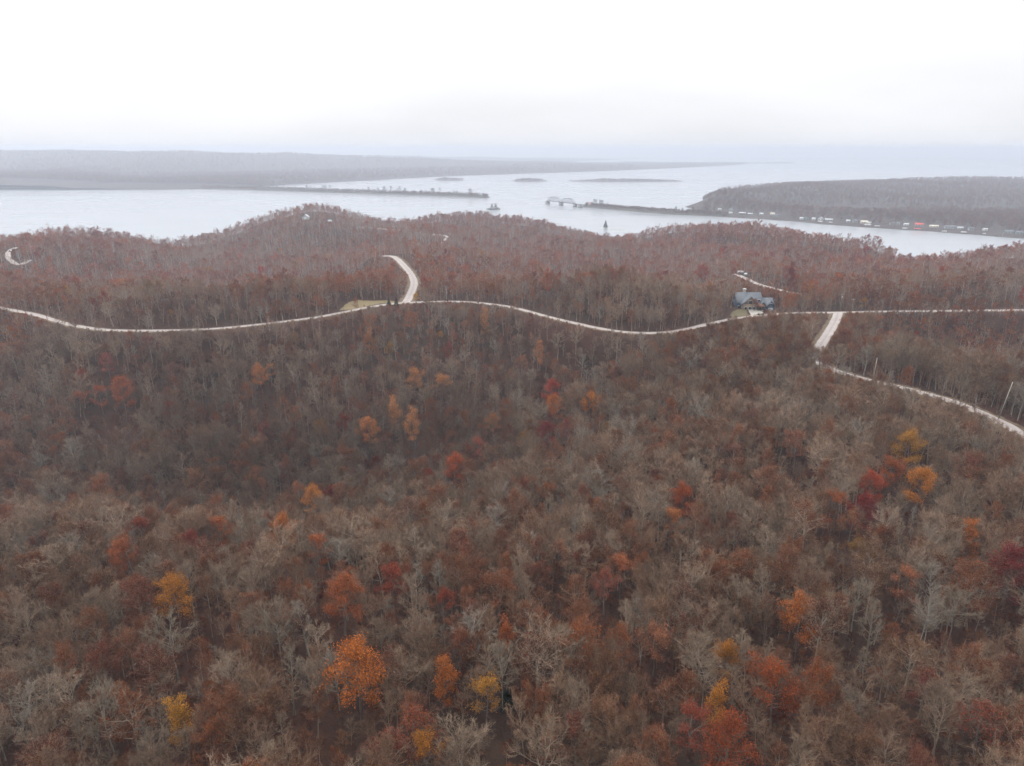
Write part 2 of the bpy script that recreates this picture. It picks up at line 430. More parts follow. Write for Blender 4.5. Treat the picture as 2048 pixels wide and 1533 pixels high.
# ================================================================ far shores
def far_mat(name, lo, mid, hi):
    m, nt, b = new_mat(name)
    f = noise(nt, .012, 6, .65); g = noise(nt, .09, 4, .7)
    c = mixc(nt, .5, ramp(nt, f, [(.35, lo), (.5, mid), (.66, hi)]), ramp(nt, g, [(.35, lo), (.65, hi)]))
    nt.links.new(c, b.inputs['Base Color']); bump(nt, b, g, 1.0, 6.0); b.inputs['Roughness'].default_value = .95
    return m
M['far_wood'] = far_mat('far_wood', (.030, .022, .019), (.055, .038, .030), (.085, .058, .045))
class TPS:
    def __init__(s, P, sc, reg=1e-3):
        P = np.array(P, float); s.A = P[:, :2]/sc; s.sc = sc; n = len(P)
        K = _phi(((s.A[:, None]-s.A[None])**2).sum(-1))+np.eye(n)*reg
        Q = np.c_[np.ones(n), s.A]
        s.W = np.linalg.solve(np.block([[K, Q], [Q.T, np.zeros((3, 3))]]), np.r_[P[:, 2], 0, 0, 0]); s.n = n
    def __call__(s, x, y):
        sh = np.shape(x); X = np.c_[np.ravel(x), np.ravel(y)]/s.sc; out = np.empty(len(X))
        for i in range(0, len(X), 20000):
            Y = X[i:i+20000]
            out[i:i+20000] = _phi(((Y[:, None]-s.A[None])**2).sum(-1))@s.W[:s.n]+np.c_[np.ones(len(Y)), Y]@s.W[s.n:]
        return out.reshape(sh)
def fan(name, u0, u1, y0, y1, nu, ny, hf, mat):
    t = np.linspace(u0, u1, nu); yy = np.geomspace(y0, y1, ny)
    Y, U = np.meshgrid(yy, t, indexing='ij'); X = (U-1024)/FPX*Y/CP*.99
    Z = hf(X, Y)
    o = link(bpy.data.objects.new(name, grid_mesh(name, X, Y, Z, mat))); tag(o, kind='structure'); return o
# right shore: houses along the water, a wooded hill behind
SH_R = [(1392,431),(1400,432),(1440,434.5),(1480,437),(1560,442),(1640,449),(1720,455),(1800,460),(1900,467),(2000,475),(2060,479),(2300,496)]
PR = [spot(u, v, 0) for u, v in SH_R]
PR += [(x, y-45, -6) for x, y, z in PR]
for (u, v) in SH_R[2:]:
    x, y, z = spot(u, v, 0); k = 1+70/y; PR.append((x*k, y*k, 5.0)); k = 1+130/y; PR.append((x*k, y*k, 10))
PR += [spot_y(u, v, y)[:2]+(spot_y(u, v, y)[2]-12,) for u, v, y in [(1404,404,2330),(1425,388,2420),(1450,380,2500),(1490,377,2600),(1550,378.5,2700),(1620,371,2850),(1700,372.5,3050),(1780,363,3300),(1850,364.5,3500),(1950,356,3750),(2060,357,3950),(2300,354,4100),
        (1500,400,2480),(1600,402,2500),(1700,404,2480),(1800,402,2480),(1880,398,2500),(1960,408,2420),(2060,404,2450),(1760,385,2800),(1900,380,2900),(2040,382,2900),(2300,404,2350)]]
PR += [spot_y(u, 400, y)[:2]+(z,) for u, y, z in [(1330,2050,-8),(1345,2250,-8),(1360,2400,-8),(1372,2550,-10),(1385,2750,-12),(1405,2950,-12),(1394,2250,2),(1398,2400,4)]]
PR += [(x*1.0, y, -8) for x, y in [(560,2500),(600,2900),(750,3300),(1000,3700),(1400,4100),(2000,4500),(2800,4700),(520,2250)]]
hr = TPS(PR, 800)
h_right = lambda x, y: hr(x, y)+(3.0*vnoise(x/90, y/90, 4)+8*vnoise(x/260, y/260, 14))*np.clip(hr(x, y)/25-.3, 0, 1)+(x*0)
fan('right_shore_hills', 1300, 2330, 1380, 4600, 300, 230, h_right, M['far_wood'])
# left shore and the far ranges
SH_L = [(-300,403),(-100,394),(0,389),(100,386),(200,383),(300,380.5),(400,379),(470,378),(520,374.5),(570,371),(640,366.5),(700,363.5),(760,360.5),(840,356),(900,353),(1000,349.5),(1100,346.5),(1200,343),(1300,339),(1400,334.5),(1480,330),(1560,322)]
PL = [spot(u, v, 0) for u, v in SH_L]
PL += [(x, y-120, -10) for x, y, z in PL]
PL += [spot_y(u, v, y)[:2]+(spot_y(u, v, y)[2],) for u, v, y in
       [(-300,352,4500),(0,349,4600),(100,345,4650),(180,346,4650),(260,352,4700),(350,358,4700),(440,362,4800),
        (0,340,5150),(200,341,5150),(400,347,5250),(550,350,5500),(700,347,6000),(800,343,6500),
        (-300,305,6200),(-100,307,6200),(0,304.5,6200),(110,306.5,6200),(210,304.5,6200),(330,308,6200),(430,306.5,6300),(520,311,6500),(620,309.5,6700),(720,314,7000),(850,317,7400),(960,322,7800),(1080,323,8300),(1200,329,8800),(1320,332,9300),
        (100,326,5500),(350,329,5500),(550,333,5900),(-300,326,5500)]]
hl_ = TPS(PL, 3000)
SY = np.array([(1024+FPX*p[0]*CP/(p[1]*.99), p[1]) for p in PL[:len(SH_L)]])
SKY_L = np.array([(-330,305),(-100,307),(0,304.5),(110,306.5),(210,304.5),(330,308),(430,306.5),(520,311),(620,309.5),(720,314),(850,317),(960,322),(1080,323),(1200,329),(1320,333),(1450,336),(1560,338)], float)
def left_land(x, y):
    s = y-np.interp(1024+FPX*x*CP/(y*.99), SY[:, 0], SY[:, 1])       # how far behind the shoreline
    z = hl_(x, y)
    top = np.interp(1024+FPX*x*CP/(y*.99), SKY_L[:, 0], SKY_L[:, 1])    # no ridge stands higher than the skyline hills
    z = np.minimum(z, CAM_H-y*np.tan(PITCH+np.arctan((top-766.5)/FPX)))
    return np.where(s > 0, np.maximum(z, np.minimum(16, s*.03)), np.minimum(z, s*.05))
hl_0 = hl_
h_left = lambda x, y: left_land(x, y)+8*vnoise(x/420, y/420, 6)*np.clip(hl_(x, y)/25, 0, 1)+5*vnoise(x/130, y/300, 7)*np.clip(hl_(x, y)/12, 0, 1)
fan('left_shore_hills', -330, 1540, 3500, 9600, 440, 200, h_left, M['far_wood'])
# the last range behind, only just showing through the haze
PF = [(u, v) for u, v in [(-300,303),(0,303),(120,304.5),(220,303.5),(330,304),(450,306),(560,308),(620,307),(700,310),(800,311),(900,313.5),(1000,315),(1100,318),(1200,320),(1320,323),(1420,326),(1500,330)]]
def far_range(x, y):
    u = 1024+FPX*x*CP/(y*.99)
    v = np.interp(u, [p[0] for p in PF], [p[1] for p in PF])
    zz = CAM_H-12400*np.tan(PITCH+np.arctan((v-766.5)/FPX))
    s = 1-np.abs((y-12400)/2500)
    return np.clip(s, -.1, 1)*zz+9*vnoise(x/600, y/900, 8)
fan('far_hills', -330, 1540, 9700, 14800, 300, 40, far_range, M['far_wood'])

# embankments of the old railway and the small islands
M['bank'] = far_mat('bank_scrub', (.05, .045, .035), (.075, .062, .048), (.11, .09, .07))
M['sand'] = plain('sand', (.34, .30, .25), .95, .3, .05)
def bank(name, line, width, top, mat):
    P = resample(line, 12); d = np.gradient(P[:, :2], axis=0); d /= np.linalg.norm(d, axis=1)[:, None]; nr = np.c_[-d[:, 1], d[:, 0]]
    s = np.array([-.5, -.36, -.22, -.1, .1, .22, .36, .5]); zt = np.array([-1.5, .25, .7, 1, 1, .7, .25, -1.5])
    rg = np.random.default_rng(3)
    X = P[:, :1]+nr[:, :1]*s*width+rg.normal(0, .8, (len(P), 8)); Y = P[:, 1:2]+nr[:, 1:]*s*width+rg.normal(0, .8, (len(P), 8))
    Z = np.where(zt > 0, zt*top*(1+.12*rg.normal(size=(len(P), 8))), zt)
    Z[0] = Z[-1] = -1.5
    o = link(bpy.data.objects.new(name, grid_mesh(name, X, Y, Z, mat))); tag(o, kind='structure'); return P
BANK_R = [spot(u, v, 0) for u, v in [(1163,414),(1175,414.5),(1205,417),(1240,420),(1300,425),(1350,428.5),(1400,431),(1450,433)]]
BANK_L = [spot(u, v, 0) for u, v in [(400,378),(480,379.5),(560,382),(640,384.5),(720,387),(800,389.5),(880,392),(940,394.5),(976,396)]]
PBR = bank('railway_causeway_terrain', BANK_R, 46, 9.0, M['bank'])
PBL = bank('far_causeway_terrain', BANK_L, 60, 10.0, M['bank'])
ISL = []
def island(name, u0, u1, v, top, mat, deep=40):
    a, b = np.array(spot(u0, v, 0)), np.array(spot(u1, v, 0)); n = 40
    t = np.linspace(0, 1, n); w = np.sqrt(np.clip(1-(2*t-1)**2, 0, 1))*(.75+.5*np.abs(vnoise(t*6+u0, t*0+v, 9)))
    P = a+(b-a)*t[:, None]; s = np.linspace(-1, 1, 9)
    X = np.repeat(P[:, :1], 9, 1); Y = P[:, 1:2]+s*deep*w[:, None]
    Z = (1-s**2)*top*np.minimum(1, w[:, None]*1.6)*np.ones_like(X)-.25
    o = link(bpy.data.objects.new(name, grid_mesh(name, X, Y, Z, mat))); tag(o, kind='structure')
    ISL.append((P, w, deep, top)); return o
for a in [(868,928,361,1.5),(1024,1096,363,1.5),(1130,1372,363.5,1.5)]:
    island('island_terrain', *a, M['bank'], deep=70)
for a in [(1196,1252,456.5,.9,6),(1222,1256,463.3,.6,4),(1230,1282,478,.8,7),(984,1012,420.3,.6,6)]:
    island('sandbar_terrain', *a[:4], M['sand'], deep=a[4])
ISL = ISL[:3]
print('far', time.time()-T0)

# ================================================================ things that people built
M['steel'] = plain('old_steel', (.20, .21, .22), .7, .25, .4)
M['pier'] = plain('pier_concrete', (.30, .30, .29), .9, .2, .2)
M['white'] = plain('white_paint', (.58, .58, .57), .6, .06, .8)
M['cream'] = plain('cream_paint', (.62, .56, .44), .7, .1, .8)
M['grey_wall'] = plain('grey_wall', (.36, .37, .37), .8, .12, .8)
M['green_wall'] = plain('green_wall', (.24, .30, .27), .8, .12, .8)
M['navy'] = plain('navy_boards', (.045, .07, .105), .7, .2, 1.5)
M['tan'] = plain('tan_boards', (.27, .20, .135), .8, .25, 1.5)
M['stone'] = plain('stone_base', (.30, .27, .23), .9, .35, 2.5)
M['brown_wood'] = plain('brown_timber', (.17, .085, .05), .8, .3, 2)
M['grey_roof'] = plain('grey_roof', (.125, .135, .15), .55, .12, .6)
M['white_roof'] = plain('white_roof', (.50, .51, .52), .6, .15, .3)
M['red_roof'] = plain('red_roof', (.55, .07, .05), .6, .15, .5)
M['faded_red'] = plain('faded_red_roof', (.42, .19, .16), .7, .15, .5)
M['dark_roof'] = plain('dark_roof', (.13, .13, .14), .8, .2, .8)
M['glass'] = plain('window_glass', (.03, .035, .04), .12, .1, .5)
M['pole'] = plain('pole_timber', (.34, .30, .26), .85, .25, 2)
M['wire'] = plain('wire', (.09, .09, .09), .6, .1, 1)

# ---- truss bridge
b0, b1, b2, b3 = [np.array(spot(u, v, 0)) for u, v in [(1095.6,408.2),(1122.4,412),(1150,414.6),(1161.5,415.6)]]
ax = b2-b0; L1 = np.linalg.norm(ax); az = math.atan2(ax[1], ax[0])
br = empty('truss_bridge', b0, az)
tag(br, 'old steel railway bridge of two arched truss spans on concrete piers in the lake', 'bridge')
DZ, SPAN = 11.5, L1/2
L3 = float(np.dot(b3-b0, ax/L1))+20
m = MB()
for x in (0, SPAN, 2*SPAN, L3-16):
    p = MB(); p.prism([(-7,-2),(7,-2),(5.5,DZ-2.2),(-5.5,DZ-2.2)], -5.5, 5.5); p.box(-6.3, 6.3, -6.2, 6.2, DZ-2.2, DZ-1.2)
    p.build('pier', M['pier'], br, loc=(x, 0, 0))
m.box(0, 2*SPAN-.5, -3.4, 3.4, DZ-1.2, DZ); m.box(2*SPAN-.5, L3+6, -2.6, 2.6, DZ-1.25, DZ+.4)
m.build('deck', M['steel'], br)
for i in range(2):
    for sy in (-3.8, 3.8):
        t = MB(); n = 8; x0 = i*SPAN+2; xs = np.linspace(x0, x0+SPAN-4, n+1)
        top = DZ+15.5*np.sin(np.linspace(0, math.pi, n+1))**.55; top[0] = top[-1] = DZ+.4
        bar = lambda a, c, r: t.tube([(a[0], sy, a[1]), (c[0], sy, c[1])], r, 4)
        for j in range(n):
            bar((xs[j], top[j]), (xs[j+1], top[j+1]), .75)
            bar((xs[j], DZ+.3), (xs[j+1], DZ+.3), .6)
            if j: bar((xs[j], DZ), (xs[j], top[j]), .42)
            if 0 < j < n-1: bar((xs[j], top[j] if j < n/2 else DZ), (xs[j+1], DZ if j < n/2 else top[j+1]), .36)
        t.build('truss_span', M['steel'], br)
    for f in (.25, .37, .5, .63, .75):
        x = i*SPAN+2+f*(SPAN-4); z = DZ+15.5*math.sin(math.pi*f)**.55
        t = MB(); t.tube([(x, -3.8, z), (x, 3.8, z)], .4, 4); t.build('top_brace', M['steel'], br)
    t = MB(); t.tube([(i*SPAN+SPAN/2, 0, DZ+15.2), (i*SPAN+SPAN/2, 0, DZ+19.5)], .3, 4)
    t.build('mast', M['steel'], br)

# ---- ruin standing in the water
c0 = np.array(spot(988, 420, 0)); ru = empty('river_landing_ruin', c0, R(8))
tag(ru, 'grey concrete ruin with two square towers standing alone in the lake', 'ruin')
p = MB(); p.box(-13, 13, -8, 8, -1, 9); p.box(-17, -13.1, -6, 6, -1, 6); p.box(13.1, 20, -6, 6, -1, 5.5); p.build('block', M['pier'], ru)
for x0, x1, zt in [(-9.5, -4, 18), (2, 8.5, 18.5)]:
    p = MB(); p.box(x0, x1, -4, 4, 9.02, zt); p.box(x0-.5, x1+.5, -4.5, 4.5, zt+.01, zt+.8); p.build('tower', M['pier'], ru)
for x in (-11.5, -8, -4.5, -1, 2.5, 6, 9.5):
    p = MB(); p.box(x, x+1.6, -8.12, -7.9, 3, 6.5); p.build('opening', M['glass'], ru)
for x in (-24.5, -21.5, -18.6):
    p = MB(); p.box(x, x+1.3, -2, 2, -1, 6.2); p.build('column', M['pier'], ru)

# ---- houses
def gable(mb, x0, x1, y0, y1, z, h, over=.5, axis='x', th=.25, mat=0):
    """two pitched roof slabs; axis = direction of the ridge"""
    if axis == 'x': a0, a1, l0, l1 = y0, y1, x0-over, x1+over
    else: a0, a1, l0, l1 = x0, x1, y0-over, y1+over
    c = (a0+a1)/2; sl = h/(c-a0); e = over
    for sgn, a in ((-1, a0), (1, a1)):
        prof = [(a+sgn*e, z-sl*e), (c, z+h), (c, z+h+th), (a+sgn*e, z-sl*e+th)]
        mb.prism(prof, l0, l1, 'x' if axis == 'x' else 'y', mat)
def body(mb, x0, x1, y0, y1, z0, z, h, axis='x', mat=0):
    mb.box(x0, x1, y0, y1, z0, z, mat)
    if axis == 'x': mb.prism([(y0, z), ((y0+y1)/2, z+h), (y1, z)], x0, x1, 'x', mat)
    else: mb.prism([(x0, z), ((x0+x1)/2, z+h), (x1, z)], y0, y1, 'y', mat)
def windows(parent, lst, y, d=.1):
    for x, z, w, h in lst:
        f = MB(); f.box(x-w/2-.12, x+w/2+.12, y-d-.06, y+.05, z-.12, z+h+.12); fo = f.build('window', M['white'], parent)
        g = MB(); g.box(x-w/2, x+w/2, y-d-.12, y-d-.07, z, z+h); g.build('pane', M['glass'], fo)

lod = empty('lodge_house', (LODGE[0], LODGE[1], RZ+.1))
tag(lod, 'large navy and timber lodge with grey gabled roofs beside the gravel road', 'house')
w = MB(); body(w, -11, 4.5, 0, 11, -1.5, 5.0, 5.0); w.build('wall', M['navy'], lod)
w = MB(); gable(w, -11, 4.5, 0, 11, 5.0, 5.0, .7); roof = w.build('roof', M['grey_roof'], lod)
c = MB(); c.box(-5.8, -4.4, 6.2, 7.6, 8.2, 11.6); c.box(-6.0, -4.2, 6.0, 7.8, 11.62, 12.3, 1); c.build('chimney', [M['stone'], M['white']], roof)
for x in np.arange(-11.2, 5.1, 1.15):
    s_ = MB(); s_.prism([(-.68, 4.66), (5.4, 10.13), (5.4, 10.2), (-.68, 4.75)], x, x+.09, 'x'); s_.build('roof_seam', M['grey_roof'], roof)
w = MB(); body(w, -8.6, .8, -3.4, 5, -1.5, 4.4, 4.6, 'y'); w.build('front_wing', M['tan'], lod)
w = MB(); gable(w, -8.6, .8, -3.4, 5, 4.4, 4.6, .8, 'y'); w.build('front_roof', M['grey_roof'], lod)
w = MB(); w.box(-8.75, .95, -3.6, -3.3, -1.5, .9); w.build('stone_skirt', M['stone'], lod)
w = MB(); w.box(.82, 5.0, -4.6, -.05, -1.5, .3); w.build('porch_floor', M['stone'], lod)
w = MB(); w.prism([(-5.0, 2.9), (.2, 4.3), (.2, 4.55), (-5.0, 3.15)], .85, 5.2, 'x'); w.build('porch_roof', M['brown_wood'], lod)
for x in (1.2, 3.0, 4.8):
    w = MB(); w.box(x-.16, x+.16, -4.75, -4.43, .3, 2.95); w.build('porch_post', M['brown_wood'], lod)
w = MB(); body(w, 4.6, 12.4, .8, 9, -1.5, 3.2, 3.4); w.build('garage_wall', M['navy'], lod)
w = MB(); gable(w, 4.6, 12.4, .8, 9, 3.2, 3.4, .6); w.build('garage_roof', M['grey_roof'], lod)
for x0, x1 in ((3.2, 6.6), (7.6, 12.2)):
    w = MB(); body(w, x0, x1, -2.0, 5, -1.5, 3.0, 2.9 if x0 > 5 else 2.5, 'y'); w.build('garage_gable', M['navy'], lod)
    w = MB(); gable(w, x0, x1, -2.0, 5, 3.0, 2.9 if x0 > 5 else 2.5, .55, 'y', .22); w.build('garage_gable_roof', M['grey_roof'], lod)
w = MB(); w.box(8.4, 11.4, -2.1, -1.95, -1.4, 1.5); w.build('garage_door', M['grey_wall'], lod)
windows(lod, [(-6.6, .9, 1.5, 1.6), (-3.9, .9, 1.5, 1.6), (-1.2, .9, 1.4, 1.6), (-3.9, 4.6, 2.0, 1.8)], -3.4)
windows(lod, [(-10, 1.0, 1.2, 1.6), (2.6, 5.3, 1.4, 1.2)], 0)
windows(lod, [(9.9, 3.2, 1.2, 1.1), (4.9, 1.2, 1.2, 1.3)], -2.0)

hh = empty('hill_house', (HILL_HOUSE[0], HILL_HOUSE[1], ground([HILL_HOUSE[0]], [HILL_HOUSE[1]])[0]), R(6))
tag(hh, 'small white gabled house alone near the top of the wooded hill', 'house')
w = MB(); body(w, -4.6, 4.6, -5, 6, -2, 4.0, 3.6, 'y'); w.build('wall', M['white'], hh)
w = MB(); gable(w, -4.6, 4.6, -5, 6, 4.0, 3.6, .8, 'y'); w.build('roof', M['white_roof'], hh)
w = MB(); w.prism([(-6.8, 3.1), (-4.7, 4.0), (-4.7, 4.2), (-6.8, 3.3)], -3, 5, 'y'); w.build('porch_roof', M['white_roof'], hh)
w = MB(); w.box(-.3, .3, -5.12, -4.98, -.5, 2.6); w.build('door', M['grey_wall'], hh)
windows(hh, [(-2.6, .8, 1.1, 1.5), (2.6, .8, 1.1, 1.5)], -5)
sd = empty('hill_shed', (HILL_SHED[0], HILL_SHED[1], ground([HILL_SHED[0]], [HILL_SHED[1]])[0]), R(-5))
tag(sd, 'low white shed on the wooded hill beside the white gabled house', 'shed')
w = MB(); body(w, -2.8, 2.8, -1.6, 1.6, -1, 1.7, .9); w.build('wall', M['white'], sd)
w = MB(); gable(w, -2.8, 2.8, -1.6, 1.6, 1.7, .9, .3); w.build('roof', M['white_roof'], sd)

def trailer(u, v, z, rz, ln, label):
    x, y, _ = spot(u, v, z); g = ground([x], [y])[0]
    t = empty('camper_trailer', (x, y, g+.15), rz); tag(t, label, 'trailer', 'white trailers on the hilltop track')
    w = MB(); w.prism([(-ln/2, .6), (ln/2, .6), (ln/2, 2.3), (ln/2-.5, 2.75), (-ln/2+.2, 2.75), (-ln/2, 2.4)], -1.15, 1.15); w.build('body', M['white'], t)
    for sx in (-.45, .45):
        for sy in (-1.2, 1.0):
            k = MB(); k.tube([(sx, sy, .35), (sx, sy+.2, .35)], .35, 12); k.build('wheel', M['wire'], t)
    w = MB(); w.box(-ln/2+.6, -ln/2+1.5, -1.2, -1.16, 1.5, 2.1); w.build('window', M['glass'], t)
    w = MB(); w.tube([(-ln/2, 0, .55), (-ln/2-1.1, 0, .5)], .06, 6); w.build('hitch', M['wire'], t)
trailer(1480, 549, 84, R(12), 5.2, 'white camper trailer at the far end of the hilltop track')
trailer(1491, 553.5, 85, R(70), 4.2, 'white camper trailer parked where the hilltop track begins to widen')

# houses along the far shore: u, v of the base, width in px, wall, roof, roof height, label
SHORE = [
 (1428,426.5,9,'grey_wall','white_roof',.5,'white-roofed lakeside house closest to the railway causeway'),
 (1439,421,7,'white','white_roof',.4,'small white house uphill behind the first lakeside roofs past the causeway'),
 (1462,421.5,10,'grey_wall','grey_roof',1.0,'grey gabled house uphill behind a long white trailer on the far shore'),
 (1460,428,9,'white','white_roof',.35,'long low white trailer home below the grey gabled house'),
 (1484,429,14,'grey_wall','white_roof',.4,'wide white-roofed building with dark open bays on the far shore'),
 (1500,430.5,10,'white','white_roof',.35,'white box-shaped building beside the wide one with open bays'),
 (1523,431.5,8,'grey_wall','white_roof',.8,'pale grey cottage on the bare shore lot beside the white box-shaped building'),
 (1545,430.5,9,'cream','cream',.6,'cream cottage set back from the water behind a low green one'),
 (1552,434,9,'green_wall','grey_roof',.5,'low pale green house in front of the cream cottage'),
 (1603,440,8,'white','white_roof',.6,'white cottage beside the tall dark green lakeside house'),
 (1612,440.5,11,'green_wall','dark_roof',1.2,'tall dark green house with dark roof at the water edge'),
 (1627,441,7,'white','white_roof',.7,'small white cottage between the dark green house and the steep white gable'),
 (1641,441.5,12,'white','white_roof',1.3,'white house with a steep pointed gable on the far shore'),
 (1657,442.5,16,'grey_wall','white_roof',.5,'long house with bright white roof beside the steep white gable'),
 (1696,445,8,'grey_wall','white_roof',.6,'small grey house with pale roof among trees before the beige house'),
 (1711,445.5,9,'grey_wall','grey_roof',.8,'blue-grey gabled house next to the large beige house'),
 (1729,447.5,15,'cream','cream',.8,'large beige two-winged house on the far shore'),
 (1790,450.5,20,'grey_wall','grey_roof',.6,'long low grey house behind a white slide dock'),
 (1813,452,10,'white','white_roof',.5,'white house beside the red-roofed house'),
 (1838,453,17,'grey_wall','red_roof',.9,'lakeside house under a bright red roof'),
 (1868,455.5,18,'cream','cream',.4,'long low beige building beside the red-roofed house'),
 (1901,458,22,'grey_wall','grey_roof',.8,'broad grey-roofed house beside the one with a thin white roof'),
 (1921,459,12,'grey_wall','white_roof',.4,'house with a thin white roof beside the broad grey-roofed one'),
 (1943,461.5,11,'grey_wall','dark_roof',.8,'dark-roofed house behind a white boat slip on the far shore'),
 (1971,462,9,'white','white_roof',.4,'small white house alone among dark shore trees'),
 (2018,467,16,'grey_wall','grey_roof',.6,'grey house behind the white sailing boat'),
 (2039,469,14,'green_wall','grey_roof',.7,'last greenish house along the far shore'),
]
HOUSE_XY = []
rs = random.Random(4)
for u, v, wpx, wm, rm, rh, lab in SHORE:
    zg = 5.0
    for _ in range(5):
        x, y, _z = spot(u, v, zg); zg = max(1.0, .5*zg+.5*float(h_right(np.array([x]), np.array([y]))[0]))
    wd = wpx*y/FPX*.85; dp = max(7, wd*.5); hgt = 2.7+rh*1.6; rhh = 1.0+rh*2.6
    t = empty('shore_house', (x, y, zg), R(rs.uniform(-14, 14)-18)); tag(t, lab, 'house', 'houses along the far shore'); HOUSE_XY.append((x, y))
    axis = 'y' if rh >= 1.0 else 'x'
    w = MB(); body(w, -wd/2, wd/2, 0, dp, -2.5, hgt, rhh, axis); w.build('wall', M[wm], t)
    w = MB(); gable(w, -wd/2, wd/2, 0, dp, hgt, rhh, .8, axis, .4); w.build('roof', M[rm], t)
    nb = 4 if 'bays' in lab else max(1, int(wd/5))
    for k in range(nb):
        xx = -wd/2+(k+.5)*wd/nb; hw = .36*wd/nb if 'bays' in lab else .8
        w = MB(); w.box(xx-hw, xx+hw, -.12, .02, .2 if 'bays' in lab else 1.0, hgt*.8); w.build('window' if 'bays' not in lab else 'open_bay', M['glass'], t)
    if 'two-winged' in lab:
        w = MB(); body(w, 2, wd/2+6, -6, -.1, -2.5, 3.0, 2.0); w.build('lower_wing', M[wm], t)
        w = MB(); gable(w, 2, wd/2+6, -6, -.1, 3.0, 2.0, .6); w.build('lower_roof', M['white_roof'], t)
DOCKS = [(1640,446,8,'white_roof','white boat dock below the steep white gable'),(1661,447.5,6,'white_roof','small boat dock with white posts below the long white roof'),
 (1735,452.5,12,'white_roof','cream-white boat dock below the large beige house'),(1754,455,9,'white_roof','low white boat dock out from the shore past the beige house'),(1809,459.5,8,'white_roof','white slide dock below the long low grey house'),
 (1834,460.5,11,'red_roof','red-roofed boat dock below the red-roofed house'),(1888,465.5,8,'white_roof','white boat dock below the broad grey-roofed house'),(1927,467.5,9,'white_roof','white boat slip below the dark-roofed house'),(1968,470.5,4,'white_roof','tiny white dock below the small lone white house')]
for u, v, wpx, rm, lab in DOCKS:
    x, y, _ = spot(u, v, .3); wd = wpx*y/FPX
    t = empty('boat_dock', (x, y, 0), R(-20)); tag(t, lab, 'dock', 'boat docks along the far shore')
    w = MB(); w.box(-wd/2, wd/2, -2.5, 4.5, .35, .7); w.build('deck', M['pier'], t)
    for sx in (-1, 1):
        for yy in (-2.2, 4.2):
            w = MB(); w.box(sx*(wd/2-.5)-.2, sx*(wd/2-.5)+.2, yy-.2, yy+.2, -1.5, 3.2); w.build('post', M['white'], t)
    w = MB(); gable(w, -wd/2, wd/2, -2.8, 4.8, 3.2, 1.2, .4); w.build('roof', M[rm], t)
    w = MB(); w.box(-1, 1, 4.5, 26, .35, .65); w.build('gangway', M['pier'], t)
x, y, _ = spot(2005, 474, 0); t = empty('sailing_boat', (x, y, 0), R(40)); tag(t, 'white sailing boat moored by the far shore', 'boat')
w = MB(); w.prism([(-4, 1.1), (-3, -.3), (3, -.3), (4.6, 1.3)], -1.1, 1.1); w.build('hull', M['white'], t)
w = MB(); w.tube([(0, 0, 1), (0, 0, 12)], .12, 6); w.build('mast', M['white'], t)
w = MB(); w.prism([(.1, 2), (.1, 11.6), (-3.8, 2)], -.06, .06); w.build('sail', M['white_roof'], t)
x, y, _ = PBR[int(len(PBR)*.075)]; t = empty('causeway_house', (x, y-2, 7.6), R(-30)); tag(t, 'house with a faded red roof at the bridge end of the causeway', 'house')
w = MB(); body(w, -6, 6, -4, 4, -2, 4.2, 3.2); w.build('wall', M['cream'], t)
w = MB(); gable(w, -6, 6, -4, 4, 4.2, 3.2, .7); w.build('roof', M['faded_red'], t)
w = MB(); w.box(-.6, .6, -4.1, -3.95, -.2, 2.3); w.build('door', M['glass'], t)

# ---- poles and wires
POLES = [(1703,626,25,0,1,'timber utility pole with crossarm just beyond the road junction'),
         (1680,617,24,0,1,'timber utility pole with crossarm and transformer farther back behind the junction'),
         (1620,694,46,0,0,'taller of two slim pale poles near the road junction'),
         (1616,682,34,0,0,'shorter of two slim pale poles near the road junction'),
         (1745,765,48,1,0,'leaning timber pole beside the lower gravel road'),
         (1996,840,64,10,0,'tall leaning timber pole with wires where the lower road comes closest'),
         (893,603,27,0,0,'slim pole standing beyond the curve of the ridge road')]
POLE_TOP = []
for u, v, hpx, lean, arm, lab in POLES:
    x, y, _ = spot(u, v, RZ); g = float(ground([x], [y])[0]); d = math.hypot(x, y, CAM_H-g); H = hpx*d/FPX*1.04
    lx = lean*d/FPX
    t = empty('utility_pole', (x, y, g-.2)); tag(t, lab, 'pole', 'utility poles along the gravel roads')
    w = MB(); w.tube([(0, 0, -.5), (lx*.5, 0, H*.5), (lx, 0, H)], [.19, .16, .12], 8); w.build('post', M['pole'], t)
    if arm:
        w = MB(); w.box(-1.25, 1.25, -.07, .07, H-.55, H-.38); w.build('crossarm', M['pole'], t)
        for k in (-1.1, -.5, .5, 1.1):
            w = MB(); w.tube([(k, 0, H-.38), (k, 0, H-.15)], .06, 6); w.build('insulator', M['white'], t)
        if 'transformer' in lab:
            w = MB(); w.tube([(.35, -.1, H-2.4), (.35, -.1, H-1.4)], .28, 10); w.build('transformer', M['white'], t)
    POLE_TOP.append((x+lx, y, g+H-.4))
def wire(a, c, sag, lab):
    a, c = np.array(a), np.array(c); s = np.linspace(0, 1, 17)[:, None]
    P = a+(c-a)*s; P[:, 2] -= (4*sag*s*(1-s))[:, 0]
    w = MB(); w.tube(P, .018, 4); o = w.build('overhead_wire', M['wire']); tag(o, lab, 'wire', 'overhead wires')
e0 = np.array([330, 150, 104]); tp = np.array(POLE_TOP[5])
wire(tp, e0, 3, 'uppermost overhead wire running off from the tall leaning pole')
wire(tp-[0, 0, .8], e0-[0, 0, 1.0], 3.2, 'lower overhead wire running off from the tall leaning pole')
wire(POLE_TOP[4], tp, 3, 'overhead wire strung between the two leaning poles by the lower road')
wire(POLE_TOP[0], POLE_TOP[1], 1, 'overhead wire between the two crossarm poles behind the junction')
print('built', time.time()-T0)
